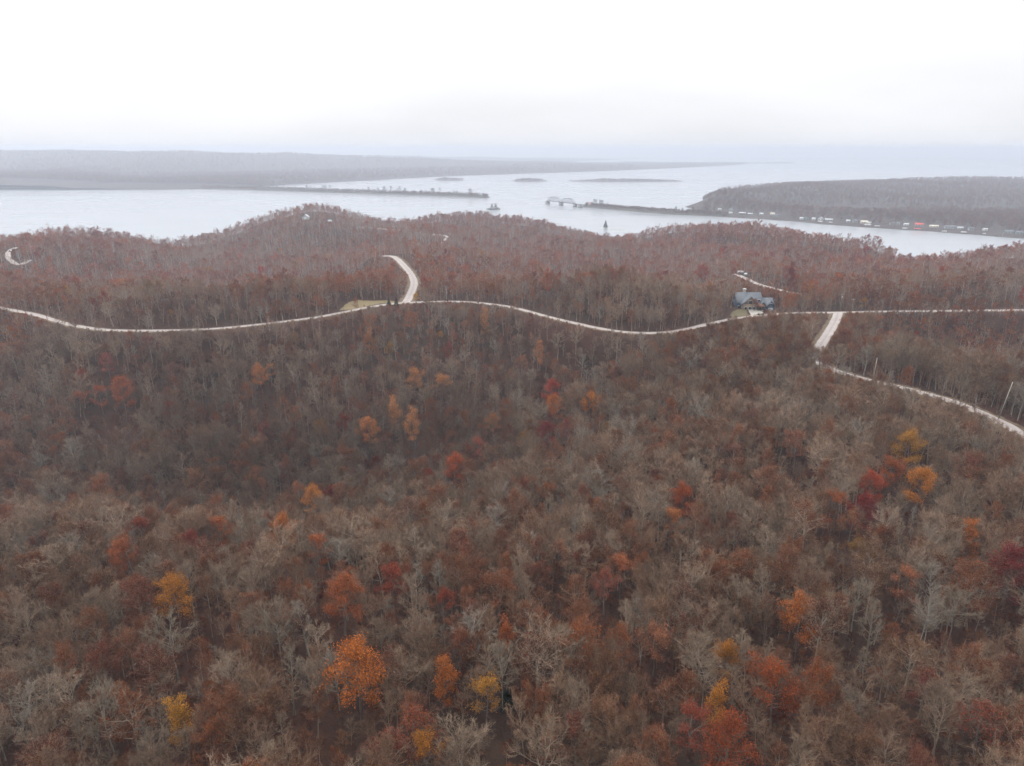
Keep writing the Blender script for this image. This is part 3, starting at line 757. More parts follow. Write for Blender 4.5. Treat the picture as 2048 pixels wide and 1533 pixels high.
# ================================================================ trees
M['bark'] = tinted('bark', 'bark'); M['leaf'] = tinted('leaf', 'leaf', True); M['twig'] = tinted('twig', 'twig')
def unit(v): return v/(np.linalg.norm(v, axis=-1, keepdims=True)+1e-9)
def strips(base, d, ln, w, rg):
    """thin tapering twigs: one long triangle each"""
    side = unit(np.cross(d, unit(rg.normal(size=d.shape))))
    w = np.broadcast_to(w, (len(base),))[:, None]
    return np.stack([base-side*w/2, base+side*w/2, base+d*ln[:, None]], 1)
def leaf_quads(P, size, rg):
    n = len(P); a = unit(rg.normal(size=(n, 3))); b = unit(np.cross(a, rg.normal(size=(n, 3))))
    s = size*rg.uniform(.6, 1.3, n)[:, None]
    a, b = a*s*.5, b*s*.36
    return np.stack([P-a, P-b*1.0, P+a, P+b*1.0], 1)

def make_tree(seed, H=18., lo=.42, rad=4.2, nl=15, nb=6, nt=8, nw=3, tw=.05, leaves=0, lsize=.28, lspread=.45, sides=6, peak=.5, fork=.86, up=.10, keep=None):
    rg = np.random.default_rng(seed)
    trunk, crown = MB(), MB()
    n = 7; t = np.linspace(0, 1, n); wob = np.cumsum(rg.normal(0, .16, (n, 2)), 0)*np.sqrt(t)[:, None]
    T = np.c_[wob, t*H*fork]; r0 = .0125*H*rg.uniform(.9, 1.15); TR = r0*(1-.78*t)
    TR[0] *= 1.25
    trunk.tube(np.r_[[[0, 0, -.8]], T], np.r_[TR[0]*1.2, TR], sides)
    tips, tipd, tb, td, tl, twd = [], [], [], [], [], []
    ga = rg.uniform(0, 6.28)
    for i in range(nl):
        f = (i+.5)/nl; q = lo+(1-lo)*f
        hz = min(q, .985)*H*fork; p = np.array([np.interp(hz, T[:, 2], T[:, k]) for k in range(3)])
        ga += 2.4+rg.normal(0, .35)
        prof = max(.25, 1-abs((f-peak)/(.75 if f < peak else .62))**1.7)
        L = rad*prof*rg.uniform(.85, 1.2)*1.25
        el = R(18+48*f+rg.normal(0, 8)); d = np.array([math.cos(ga)*math.cos(el), math.sin(ga)*math.cos(el), math.sin(el)])
        if q > .9: L = max(L, H*(1-fork)*1.1)
        m = 6; P = [p]
        for k in range(m-1):
            P.append(P[-1]+d*L/(m-1)); d = unit(d+np.array([0, 0, up])+rg.normal(0, .10, 3))
        P = np.array(P); lr = r0*(.40-.16*f); rr = lr*np.linspace(1, .28, m)
        trunk.tube(P, rr, 4, cap=False)
        D = unit(np.gradient(P, axis=0))
        for j in range(nb):
            s = .25+.75*(j+rg.uniform(.2, .9))/nb; s = min(s, 1); idx = s*(m-1); a = np.array([np.interp(idx, range(m), P[:, k]) for k in range(3)])
            dd = np.array([np.interp(idx, range(m), D[:, k]) for k in range(3)])
            bd = unit(dd+.85*unit(rg.normal(size=3))+np.array([0, 0, .15])); bl = L*rg.uniform(.28, .5)*(1.15-.45*s)
            e = a+bd*bl*.55; bd2 = unit(bd+rg.normal(0, .22, 3)+np.array([0, 0, .16])); e2 = e+bd2*bl*.45
            BP = np.array([a, e, e2]); br_ = lr*.34
            crown.tube(BP, [br_, br_*.6, br_*.25], 3, cap=False, mat=0)
            ss = rg.uniform(.15, 1, nt)*2; B = np.stack([np.interp(ss, [0, 1, 2], BP[:, k]) for k in range(3)], 1)
            TD = unit(unit(np.where(ss[:, None] < 1, bd, bd2))+.8*unit(rg.normal(size=(nt, 3)))+np.array([0, 0, .22]))
            TL = rg.uniform(.55, 1.35, nt)*rad/4.2
            tb.append(B); td.append(TD); tl.append(TL); twd.append(np.full(nt, tw))
            tips.append(B+TD*TL[:, None]*rg.uniform(.5, 1, nt)[:, None]); tips.append(B)
            for k in range(nw):
                fs = rg.uniform(.25, .9, nt); B2 = B+TD*(TL*fs)[:, None]
                D2 = unit(TD+.75*unit(rg.normal(size=(nt, 3)))+np.array([0, 0, .12]))
                tb.append(B2); td.append(D2); tl.append(TL*rg.uniform(.35, .7, nt)); twd.append(np.full(nt, tw*.7))
    B, D_, L_, W_ = np.vstack(tb), np.vstack(td), np.concatenate(tl), np.concatenate(twd)
    crown.tris(strips(B, D_, L_, W_, rg), 2)
    if leaves:
        Tp = np.vstack(tips)
        if keep: Tp = Tp[keep(Tp, rg)]
        Q = Tp[rg.integers(0, len(Tp), leaves)]+rg.normal(0, lspread, (leaves, 3))
        crown.quads(leaf_quads(Q, lsize, rg), 1)
    return trunk, crown

def make_conifer(seed, H=9., rad=2.2, n=900, size=.5):
    rg = np.random.default_rng(seed); trunk, crown = MB(), MB()
    trunk.tube([(0, 0, -.4), (0, 0, H*.5), (0, 0, H*.97)], [.16, .1, .02], 6)
    z = 1-np.sqrt(rg.uniform(0, 1, n)); a = rg.uniform(0, 6.28, n); rr = rad*(1-z)*rg.uniform(.35, 1.05, n)*(1+.25*np.sin(a*3+z*25))
    P = np.stack([np.cos(a)*rr, np.sin(a)*rr, H*(.06+.92*z)], 1); crown.quads(leaf_quads(P, size, rg), 1)
    return trunk, crown

PROTO = {}      # kind -> list of (trunk mesh, crown mesh, joined mesh)
def proto(kind, trunk, crown, joined_only=False):
    mats = [M['bark'], M['leaf'], M['twig']]
    j = MB(); j.v = trunk.v+crown.v; j.f = trunk.f+[[i+trunk.n for i in f] for f in crown.f]; j.m = trunk.m+crown.m; j.n = trunk.n+crown.n
    jm = j.mesh('forest_tree', mats)
    PROTO.setdefault(kind, []).append((None if joined_only else trunk.mesh('trunk', mats, True), None if joined_only else crown.mesh('crown', mats), jm))
for i in range(12):
    rg = np.random.default_rng(100+i)
    proto('bare', *make_tree(100+i, lo=[.36, .48, .30, .55][i % 4]+rg.uniform(-.03, .03), rad=[4.2, 5.4, 3.0, 4.6][i % 4]*rg.uniform(.9, 1.12), nl=14+i % 5, nb=6, nt=11, nw=3, tw=.060, peak=[.45, .6, .4, .7][i % 4], up=[.10, .16, .28, .05][i % 4], fork=[.86, .72, .9, .8][i % 4]))
for i in range(6):
    rg = np.random.default_rng(200+i)
    proto('russet', *make_tree(200+i, lo=rg.uniform(.3, .45), rad=rg.uniform(3.5, 4.4), nl=15, nb=6, nt=8, nw=2, leaves=2600+450*i, lsize=.24, lspread=.4, peak=rg.uniform(.35, .55)))
for i in range(6):
    rg = np.random.default_rng(300+i)
    proto('full', *make_tree(300+i, lo=rg.uniform(.25, .36), rad=rg.uniform(3.9, 4.7), nl=15, nb=6, nt=7, nw=1, leaves=8500, lsize=.24, lspread=.5, peak=.42))
for i in range(3):
    proto('narrow', *make_tree(400+i, lo=.22, rad=2.3, nl=16, nb=5, nt=5, nw=1, leaves=5000, lsize=.24, lspread=.45, peak=.4, up=.22))
for i in range(3):       # leaves left on one side or in the top only
    cut = [lambda T, g: T[:, 2] > 12.5, lambda T, g: (T[:, 0] > -.6), lambda T, g: vnoise(T[:, 0]*.5+9, T[:, 2]*.5, 3) > -.1][i]
    proto('patchy', *make_tree(450+i, lo=.32, rad=4.3, nl=15, nb=6, nt=6, nw=2, leaves=4200, lsize=.25, lspread=.45, keep=cut))
for i in range(2): proto('conifer', *make_conifer(480+i))
# simpler shapes for far trees
for i in range(6):
    rg = np.random.default_rng(500+i)
    proto('far_bare', *make_tree(500+i, lo=.35, rad=rg.uniform(3.8, 4.8), nl=9, nb=4, nt=6, nw=1, tw=.15, sides=4), joined_only=True)
for i in range(5):
    rg = np.random.default_rng(600+i)
    proto('far_russet', *make_tree(600+i, lo=.3, rad=rg.uniform(3.8, 4.6), nl=9, nb=4, nt=4, nw=1, tw=.14, sides=4, leaves=420+110*i, lsize=.6, lspread=.5), joined_only=True)
for i in range(3):
    proto('far_full', *make_tree(700+i, lo=.28, rad=4.2, nl=9, nb=4, nt=3, nw=0, tw=.14, sides=4, leaves=1300, lsize=.62, lspread=.6), joined_only=True)
KINDS = list(PROTO); VID = {}; names = []
shapes = bpy.data.collections.new('tree_shapes')        # sources for the wood, not in the scene themselves
for k in KINDS:
    for j, (_, _, jm) in enumerate(PROTO[k]):
        VID[(k, j)] = len(names); o = bpy.data.objects.new('forest_tree_shape_%03d' % len(names), jm); names.append(o); shapes.objects.link(o)
print('protos', time.time()-T0, sum(len(p[2].polygons) for k in PROTO for p in PROTO[k]))

def scatter_group():
    ng = bpy.data.node_groups.new('wood_scatter', 'GeometryNodeTree')
    ng.interface.new_socket('Geometry', in_out='INPUT', socket_type='NodeSocketGeometry'); ng.interface.new_socket('Geometry', in_out='OUTPUT', socket_type='NodeSocketGeometry')
    N, Lk = ng.nodes, ng.links
    gi, go = N.new('NodeGroupInput'), N.new('NodeGroupOutput'); ci = N.new('GeometryNodeCollectionInfo'); iop = N.new('GeometryNodeInstanceOnPoints')
    ci.inputs['Collection'].default_value = shapes; ci.inputs['Separate Children'].default_value = True; ci.inputs['Reset Children'].default_value = True
    def attr(nm, ty):
        a = N.new('GeometryNodeInputNamedAttribute'); a.data_type = ty; a.inputs['Name'].default_value = nm
        return [o for o in a.outputs if o.enabled and o.name == 'Attribute'][0]
    iop.inputs['Pick Instance'].default_value = True
    Lk.new(gi.outputs[0], iop.inputs['Points']); Lk.new(ci.outputs[0], iop.inputs['Instance'])
    Lk.new(attr('vid', 'INT'), iop.inputs['Instance Index']); Lk.new(attr('rot', 'FLOAT_VECTOR'), iop.inputs['Rotation']); Lk.new(attr('scl', 'FLOAT_VECTOR'), iop.inputs['Scale'])
    Lk.new(iop.outputs[0], go.inputs[0]); return ng
SC = scatter_group()
def twigs(b): return b*np.minimum(1, .24/b.mean(-1, keepdims=True))*np.array([.95, .86, .79])
def wood(name, T, label, cat='wood'):
    """one mass of trees; T: dict of arrays"""
    n = len(T['x']); me = bpy.data.meshes.new(name); me.vertices.add(n)
    me.vertices.foreach_set('co', np.stack([T['x'], T['y'], T['z']], 1).astype(np.float32).ravel())
    def at(nm, ty, key, arr): a = me.attributes.new(nm, ty, 'POINT'); a.data.foreach_set(key, arr)
    at('vid', 'INT', 'value', T['vid'].astype(np.int32))
    at('rot', 'FLOAT_VECTOR', 'vector', T['rot'].astype(np.float32).ravel()); at('scl', 'FLOAT_VECTOR', 'vector', T['scl'].astype(np.float32).ravel())
    at('bark', 'FLOAT_VECTOR', 'vector', T['bark'].astype(np.float32).ravel()); at('twig', 'FLOAT_VECTOR', 'vector', twigs(T['bark']).astype(np.float32).ravel()); at('leaf', 'FLOAT_VECTOR', 'vector', T['leaf'].astype(np.float32).ravel())
    o = link(bpy.data.objects.new(name, me)); md = o.modifiers.new('scatter', 'NODES'); md.node_group = SC
    tag(o, label, cat, kind='stuff'); return o

# ---------------------------------------------------------------- colours of bark and leaf
rng = np.random.default_rng(11)
def barks(n, rg, pale=.07):
    k = rg.uniform(0, 1, n)[:, None]; a = np.array([.365, .288, .220]); b = np.array([.245, .150, .100]); c = np.array([.36, .32, .27])
    col = a*k+b*(1-k); col *= rg.uniform(.7, 1.25, n)[:, None]
    p = rg.uniform(0, 1, n) < pale; col[p] = c*rg.uniform(.8, 1.15, p.sum())[:, None]; return col
RUST = np.array([(.245, .078, .036), (.285, .100, .048), (.205, .062, .038), (.235, .105, .055), (.30, .088, .032)])
BRIGHT = np.array([(.42, .115, .022), (.36, .055, .022), (.46, .20, .03), (.28, .035, .022), (.40, .15, .05)])
def leaves_col(n, rg, bright=None):
    c = RUST[rg.integers(0, len(RUST), n)]*rg.uniform(.7, 1.3, n)[:, None]
    if bright is not None: c[bright] = BRIGHT[rg.integers(0, len(BRIGHT), bright.sum())]*rg.uniform(.5, .95, bright.sum())[:, None]
    return c

# ---------------------------------------------------------------- singled-out trees: u, v of the crown's middle, width px, height px, kind, leaf colour, label
ORANGE, ORED, RED, CRIM, GOLD, OCHRE, RUSTY, LIGHT = (.43, .120, .025), (.34, .090, .030), (.25, .052, .027), (.18, .024, .022), (.46, .20, .03), (.42, .155, .025), (.24, .085, .045), (.50, .20, .075)
SPECIAL = [
 (715,1340,88,130,'full',ORANGE,'orange_tree','big bright orange tree with two-lobed crown, largest orange one in the near wood'),
 (684,1196,78,75,'full',ORED,'orange_tree','rounded orange-red tree just uphill of the big two-lobed orange one'),
 (348,1192,100,60,'full',OCHRE,'golden_tree','broad golden-orange tree with lumpy crown, widest golden one in the near wood'),
 (570,1060,52,50,'full',ORANGE,'orange_tree','domed orange tree on the brow of the near wood above the valley'),
 (433,1064,50,42,'patchy',ORED,'orange_tree','flat-topped orange-red tree on the brow next to the domed orange one'),
 (241,1110,38,46,'full',ORED,'red_tree','small dark orange-red tree with leaning crown below the brow'),
 (286,1064,46,36,'patchy',RED,'red_tree','half-bare red tree on the brow amid pale grey crowns'),
 (631,1100,36,36,'patchy',ORED,'red_tree','small orange-red treetop just below the domed orange tree'),
 (785,1162,54,46,'full',RED,'red_tree','dark red domed tree beside a wide leafless crown in the near wood'),
 (886,1212,34,36,'patchy',RED,'red_tree','small dark red tree downhill of the dark red domed one'),
 (1012,1274,30,54,'narrow',ORED,'orange_tree','narrow orange-red tree behind a white-limbed leafless one'),
 (883,1352,42,66,'narrow',ORANGE,'orange_tree','deep orange slender tree in a dark gap of the near wood'),
 (919,1302,38,62,'patchy',RUSTY,'russet_oak','brownish orange tree above the deep orange slender one'),
 (972,1395,38,38,'patchy',GOLD,'golden_tree','thin yellow tree beside a dark green evergreen'),
 (828,1466,74,90,'russet',(.26,.07,.03),'russet_oak','large dark rust-coloured oak low in the near wood'),
 (846,1515,54,54,'patchy',OCHRE,'golden_tree','yellow-orange tree at the foot of the dark rust-coloured oak'),
 (360,1428,38,56,'narrow',GOLD,'golden_tree','upright yellow tree alone among leafless trunks in the near wood'),
 (1313,1282,52,62,'russet',(.32,.12,.06),'russet_oak','pale rust tree with rounded top amid grey leafless trees'),
 (1242,1146,46,40,'patchy',(.40,.12,.05),'orange_tree','coral-orange treetop over a duller red crown'),
 (1210,1172,70,44,'russet',(.26,.06,.035),'red_tree','dull red spreading tree under the coral-orange treetop'),
 (1116,1114,52,48,'russet',(.30,.12,.065),'russet_oak','tan-rust treetop uphill of a fan-shaped leafless tree'),
 (1601,1229,60,72,'full',ORANGE,'orange_tree','bright orange tree with flat broken top, alone among pale-limbed trees'),
 (1452,1317,36,36,'full',OCHRE,'golden_tree','small ochre round-topped tree'),
 (1553,1372,82,84,'full',(.28,.065,.02),'red_tree','large deep orange-red tree with sloping crown beside an ochre tree'),
 (1430,1406,38,58,'narrow',OCHRE,'golden_tree','ochre egg-shaped tree between two big red-orange trees'),
 (1462,1490,112,96,'full',(.25,.058,.022),'red_tree','biggest fiery red-orange tree at the very bottom of the near wood'),
 (1384,1450,60,56,'patchy',RED,'red_tree','half-bare red tree touching the biggest fiery one'),
 (1943,1076,38,62,'narrow',ORANGE,'orange_tree','upright orange tree near a deep crimson one'),
 (2026,1142,62,88,'full',CRIM,'red_tree','deep crimson tree, darkest red of the whole wood'),
 (1813,1166,62,38,'patchy',(.42,.15,.075),'orange_tree','sparse coral tree with spreading thin top'),
 (1710,1110,52,32,'patchy',(.22,.11,.03),'russet_oak','brown-ochre shallow dome over a leafless tree'),
 (1962,1452,64,66,'russet',(.25,.055,.028),'russet_oak','brick-red rounded oak low in the wood downhill of the crimson tree'),
 (1850,1382,54,46,'russet',(.16,.035,.022),'russet_oak','dark maroon-brown low tree near the brick-red rounded oak'),
 (1823,893,68,50,'full',GOLD,'golden_tree','wide golden-yellow tree below the lower gravel road'),
 (1842,970,54,56,'full',(.52,.17,.025),'orange_tree','round amber tree just downhill of the wide golden-yellow one'),
 (1779,943,48,34,'full',ORED,'orange_tree','orange-red dome between the amber tree and a redder treetop'),
 (1745,974,44,36,'full',(.38,.06,.022),'red_tree','vermilion treetop downhill of the orange-red dome'),
 (1720,1020,44,50,'full',CRIM,'red_tree','dark crimson round tree below the vermilion treetop'),
 (1674,1013,38,44,'patchy',ORED,'orange_tree','rusty orange tree beside the dark crimson round one'),
 (1366,996,46,46,'full',(.36,.075,.025),'orange_tree','burnt orange round tree alone on the grey spur'),
 (1340,1046,42,38,'patchy',(.40,.13,.04),'orange_tree','faded orange treetop just below the burnt orange round tree'),
 (1595,892,58,54,'russet',(.30,.11,.06),'russet_oak','pale rust broad-topped oak midway up the spur'),
 (1704,1046,42,34,'russet',(.32,.12,.05),'russet_oak','tan-orange treetop under the dark crimson round tree'),
 (907,934,54,52,'full',(.44,.085,.025),'orange_tree','blazing orange-red tree on the near lip of the valley'),
 (829,758,28,36,'full',LIGHT,'orange_tree','light orange round tree, uppermost of the valley oranges'),
 (881,776,28,46,'patchy',LIGHT,'orange_tree','light orange tree with pale top beside the uppermost valley orange'),
 (786,826,24,78,'narrow',LIGHT,'orange_tree','tall thin orange tree like a column in the valley'),
 (829,846,40,76,'narrow',LIGHT,'orange_tree','tall broad light orange tree next to the column-like one'),
 (737,862,34,52,'full',(.46,.16,.05),'orange_tree','egg-shaped orange tree lowest of the valley oranges'),
 (630,994,34,46,'full',(.56,.19,.035),'orange_tree','vivid orange tree deep in the valley beside a rust-coloured dome'),
 (598,990,42,54,'russet',(.30,.10,.045),'russet_oak','rust-coloured dome deep in the valley beside the vivid orange tree'),
 (1102,780,50,40,'full',(.40,.055,.03),'red_tree','bright red tree above an orange-brown one at the valley head'),
 (1108,812,44,40,'full',(.44,.12,.025),'orange_tree','orange-brown tree under the bright red one at the valley head'),
 (1180,804,28,30,'full',(.54,.17,.03),'orange_tree','small bright orange tree alone on the grey slope by the valley head'),
 (1095,866,46,36,'full',CRIM,'red_tree','crimson tree on the grey slope below the valley head'),
 (1132,861,38,36,'russet',(.22,.04,.03),'red_tree','brownish red treetop touching the crimson tree'),
 (956,896,34,38,'russet',(.36,.07,.04),'red_tree','soft red treetop uphill of the blazing orange-red tree'),
 (986,846,44,34,'russet',(.34,.12,.035),'russet_oak','orange-brown treetop on the grey slope above the soft red one'),
 (245,783,28,50,'full',(.36,.095,.04),'orange_tree','orange-red upright tree across the valley below the ridge road'),
 (200,793,44,28,'patchy',(.34,.09,.04),'orange_tree','low orange-red tree beside the upright one across the valley'),
 (164,806,32,26,'patchy',(.34,.10,.045),'orange_tree','faint orange treetop, outermost of three together across the valley'),
 (521,750,32,30,'full',(.46,.16,.05),'orange_tree','tan-orange round tree on the open slope across the valley'),
 (541,741,18,26,'patchy',LIGHT,'orange_tree','pale orange small treetop touching the tan-orange round tree'),
 (220,750,54,36,'russet',(.34,.085,.06),'red_tree','pinkish red spreading tree upslope of the orange-red upright one'),
 (1081,655,28,44,'narrow',(.44,.16,.06),'orange_tree','tawny tree below the descending curve of the ridge road'),
 (971,658,26,54,'narrow',LIGHT,'orange_tree','pale orange feathery tree under the crest of the ridge road'),
 (882,667,14,14,'full',GOLD,'golden_tree','tiny bright yellow treetop below the crest of the ridge road'),
 (832,602,28,17,'full',(.58,.30,.03),'golden_tree','yellow roadside tree at the fork of the ridge road'),
 (741,682,30,50,'narrow',(.36,.13,.05),'russet_oak','tawny brown feathery tree below the roadside field'),
 (824,642,28,38,'russet',(.36,.12,.05),'russet_oak','rust-brown tree right below the yellow roadside tree'),
 (1095,562,22,34,'narrow',(.40,.11,.05),'orange_tree','coppery tree standing out beyond the ridge road'),
 (1583,545,16,40,'narrow',CRIM,'red_tree','slim maroon tree behind the lodge'),
 (1405,545,40,30,'full',(.34,.06,.04),'red_tree','red treetop cluster upslope of the lodge'),
 (1508,603,26,24,'russet',(.30,.09,.055),'russet_oak','russet tree in front of the timber lodge'),
]
EVER = [(1013,1395,22,26,'dark green evergreen alone in the near wood beside a thin yellow tree'),(778,606,9,15,'dark little cedar on the road edge by the field'),(793,605,10,17,'second dark cedar on the road edge, closer to the yellow roadside tree'),
        (1211,450,14,22,'lone dark cedar on a sandy spit in the inlet')]
PALES = [(555,1262,52,96,'white-limbed leafless tree with a tall clean trunk in the near wood'),(1005,1345,60,120,'white leafless tree before the narrow orange-red one, tallest pale trunk'),(580,1350,56,110,'pale leafless tree leaning over a rust-coloured one'),
         (1905,1230,60,90,'whitish leafless tree with many upright limbs downhill of the crimson tree'),(1712,1210,56,84,'pale leafless tree next to the bright orange flat-topped one'),(1745,1250,34,100,'whitish straight bare trunk with few limbs by the pale trees'),
         (215,1440,80,90,'pale grey leafless tree with crooked low limbs at the bottom of the wood'),(345,1290,60,100,'forked pale leafless tree below the broad golden-orange one')]
def stand(u, v, frac, H):
    """the ground point whose tree of height H shows its crown's middle at (u, v)"""
    z = 75.0
    for _ in range(30):
        x, y, _z = spot(u, v, z+frac*H); z += .6*(float(ground([x], [y])[0])-z)
    return x, y, z
CROWN_W = {}      # how wide each crown is at full size
for k_ in ('narrow', 'full', 'patchy', 'russet'):
    for j_, p_ in enumerate(PROTO[k_]):
        me_ = p_[1]; c_ = np.empty(len(me_.vertices)*3, np.float32); me_.vertices.foreach_get('co', c_); c_ = c_.reshape(-1, 3)
        CROWN_W[(k_, j_)] = float(np.percentile(c_[:, 0], 95)-np.percentile(c_[:, 0], 5))
def tree_object(name, kind, j, x, y, z, H, width, rz, bark, leaf, label, group, cat='tree'):
    k = PROTO[kind][j]; base = 9. if kind == 'conifer' else 18.
    s = H/base; e = empty(name, (x, y, z-.1), rz); e.scale = (s*width, s*width, s)
    tag(e, label, cat, group)
    for nm, me in (('trunk', k[0]), ('crown', k[1])):
        o = bpy.data.objects.new(nm, me); o['bark'] = [float(c) for c in bark]; o['twig'] = [float(c) for c in twigs(np.array(bark))]; o['leaf'] = [float(c) for c in leaf]; link(o, e)
    return e
TAKEN = []       # x, y, radius, height
for i, (u, v, w, h, kind, col, nm, lab) in enumerate(SPECIAL):
    x, y, z = stand(u, v, .68, 15.0); d = math.hypot(x, y, CAM_H-z-12)
    cw = w*d/FPX; H = min(21., max(7., 9.6+.66*h*d/FPX)) if w > 20 else max(5., h*d/FPX*1.3)
    if lab.startswith('yellow roadside'): H = 7.0; x, y, z = spot(u, 606.5, RZ)
    if 'in front of' in lab: x, y, z = spot(1508, 624, RZ); H = 8.5
    else:
        if not lab.startswith('yellow roadside'): x, y, z = stand(u, v, .66, H)
    if 700 < v < 900 and u < 900: cw *= 1.05; H *= 1.05
    pw = CROWN_W[(kind, i % len(PROTO[kind]))]*H/18
    tree_object(nm, kind, i % len(PROTO[kind]), x, y, z, H, min(1.25, max(.6, cw/pw)), rng.uniform(0, 6.28), (.16, .12, .10), col, lab, 'coloured autumn trees in the wood')
    TAKEN.append((x, y, max(2.5, cw*.45), H, 1))
for i, (u, v, w, h, lab) in enumerate(EVER):
    if i == 3: x, y, _ = spot(1211, 456, .5); z = .4; H = 20.; 
    elif i: x, y, z = spot(u, v+7, RZ); z = float(ground([x], [y])[0]); H = 6.0
    else: x, y, z = stand(u, v, .5, 6.0); H = 6.
    tree_object('evergreen_tree', 'conifer', i % 2, x, y, z, H, 1.25, rng.uniform(0, 6), (.10, .07, .05), (.018, .03, .016), lab, 'evergreens'); TAKEN.append((x, y, 2.5, H, 1))
for i, (u, v, w, h, lab) in enumerate(PALES):
    H = 17.; x, y, z = stand(u, v, .6, H)
    tree_object('pale_tree', 'bare', [1, 4, 6, 3, 0, 2, 5, 7][i], x, y, z, H, .95, rng.uniform(0, 6.28), (.225, .195, .155), (.2, .1, .05), lab, 'pale-barked leafless trees'); TAKEN.append((x, y, 3.0, H, 1))
TAKEN = np.array(TAKEN)
print('special', time.time()-T0)

# ---------------------------------------------------------------- the wood
def jitter_grid(x0, x1, y0, y1, s, rg):
    X, Y = np.meshgrid(np.arange(x0, x1, s), np.arange(y0, y1, s*.92)); X = X+(np.arange(X.shape[0]) % 2)[:, None]*s/2
    X = X+rg.uniform(-.42, .42, X.shape)*s; Y = Y+rg.uniform(-.42, .42, Y.shape)*s
    return X.ravel(), Y.ravel()
xs, ys = [], []
for y0, y1, s in ((25, 330, 4.15), (330, 640, 4.9), (640, 1000, 6.6), (1000, 1750, 7.4)):
    hw = .84*y1*1.02+110
    a, b = jitter_grid(-hw, hw, y0, y1, s, rng); k = np.abs(a) < .84*b+95; xs.append(a[k]); ys.append(b[k])
X, Y = np.concatenate(xs), np.concatenate(ys); Z = ground(X, Y); n = len(X)
ok = Z > 1.0
dr, _ = near_road(X, Y); ok &= dr > 1.8
def inside(poly, x, y):
    p = np.array(poly); r = np.zeros(len(x), bool); j = len(p)-1
    for i in range(len(p)):
        c = ((p[i, 1] > y) != (p[j, 1] > y)) & (x < (p[j, 0]-p[i, 0])*(y-p[i, 1])/(p[j, 1]-p[i, 1]+1e-12)+p[i, 0]); r ^= c; j = i
    return r
for P in (LAWN, DRIVE, FIELD): ok &= ~inside(P, X, Y)
ok &= ~((np.abs(X-LODGE[0]-1) < 16) & (Y > LODGE[1]-8) & (Y < LODGE[1]+15))
ok &= np.hypot((X-HILL_HOUSE[0])*.8, Y-HILL_HOUSE[1]+6) > 17
ok &= np.hypot(X-HILL_SHED[0], Y-HILL_SHED[1]+4) > 10
H = np.clip(rng.normal(12.9, 2.7, n), 6, 20)*np.where((Y > 380) & (Y < 640), .86, np.where(Y >= 640, 1.0, 1.0))*(1+.10*vnoise(X/35, Y/35, 21))
small = rng.uniform(0, 1, n) < .16; H[small] *= rng.uniform(.45, .75, small.sum())
for tx, ty, tr, th, _ in TAKEN:                       # room for the singled-out trees
    q = np.hypot(X-tx, Y-ty); ok &= q > tr*.9
    dist = math.hypot(tx, ty); ux, uy = tx/dist, ty/dist
    al = (tx-X)*ux+(ty-Y)*uy; la = np.abs((tx-X)*uy-(ty-Y)*ux)
    f = (al > 0) & (al < 12+dist*.07) & (la < tr*1.05); H[f] *= .55
# verges: low growth where the roads, the lodge and the field lie open to the valley
def open_view(pts, reach, wid, keep, hmin=2.6):
    global ok
    for px, py, pz in pts:
        d = math.hypot(px, py); ux, uy = px/d, py/d
        al = (px-X)*ux+(py-Y)*uy; la = np.abs((px-X)*uy-(py-Y)*ux)
        k = np.where((al > 0) & (al < reach) & (la < wid))[0]
        if not len(k): continue
        hm = (CAM_H-pz)/d*al[k]+pz+.3-Z[k]
        low = hm < hmin; lucky = LUCK[k] < keep
        ok[k[low & ~lucky]] = False
        m_ = k[~low & ~lucky]; H[m_] = np.minimum(H[m_], np.maximum(hm[~low & ~lucky], hmin))
LUCK = rng.uniform(0, 1, n)
rr_ = ROADLINE['ridge_road']; ru_ = np.array([project(*p)[0] for p in rr_]); open_view(rr_[(ru_ > 0) & (ru_ < 1440)], 120, 3.0, .13); open_view(rr_[(ru_ >= 1440) & (ru_ < 1740)], 100, 2.6, .2); open_view(rr_[(ru_ >= 1740) & (ru_ < 2100)], 100, 2.0, .9)
jr = ROADLINE['junction_road']; uv = np.array([project(*p)[:2] for p in jr])
open_view(jr[uv[:, 1] < 697], 130, 4.0, .0); open_view(jr[(uv[:, 0] > 1672) & (uv[:, 1] > 738)], 90, 2.6, .09)
spr = ROADLINE['spur_road']; open_view(spr[3:], 110, 4.5, .03)
open_view(ROADLINE['hilltop_track'][0:26], 100, 3.2, .12); bd = ROADLINE['bend_road']; open_view(bd[10:36], 90, 3.5, .35)
open_view(ROADLINE['far_track'][12:30], 60, 3, .4); open_view(ROADLINE['far_track'][-34:-14], 60, 3, .3)
open_view([(LODGE[0]+dx, LODGE[1]-2, RZ+dz) for dx in np.arange(-12, 14, 3) for dz in (.8,)], 110, 2.6, .22)
for P in (LAWN, DRIVE, FIELD): open_view([(a, b, RZ) for a, b in P]+[(np.mean([p[0] for p in P]), np.mean([p[1] for p in P]), RZ)], 110, 4.5, .03)
open_view([(HILL_HOUSE[0]+dx, HILL_HOUSE[1], HILL_HOUSE[2]+.5) for dx in (-6, -2, 2, 6)], 110, 5, .0); open_view([(HILL_SHED[0]+dx, HILL_SHED[1], HILL_SHED[2]) for dx in (-2, 2)], 90, 4, .0)
X, Y, Z, H, dr = X[ok], Y[ok], Z[ok], H[ok], dr[ok]; n = len(X)
D = np.sqrt(X**2+Y**2+(CAM_H-Z-10)**2)
U, V, _d = project(X, Y, Z+.6*H)
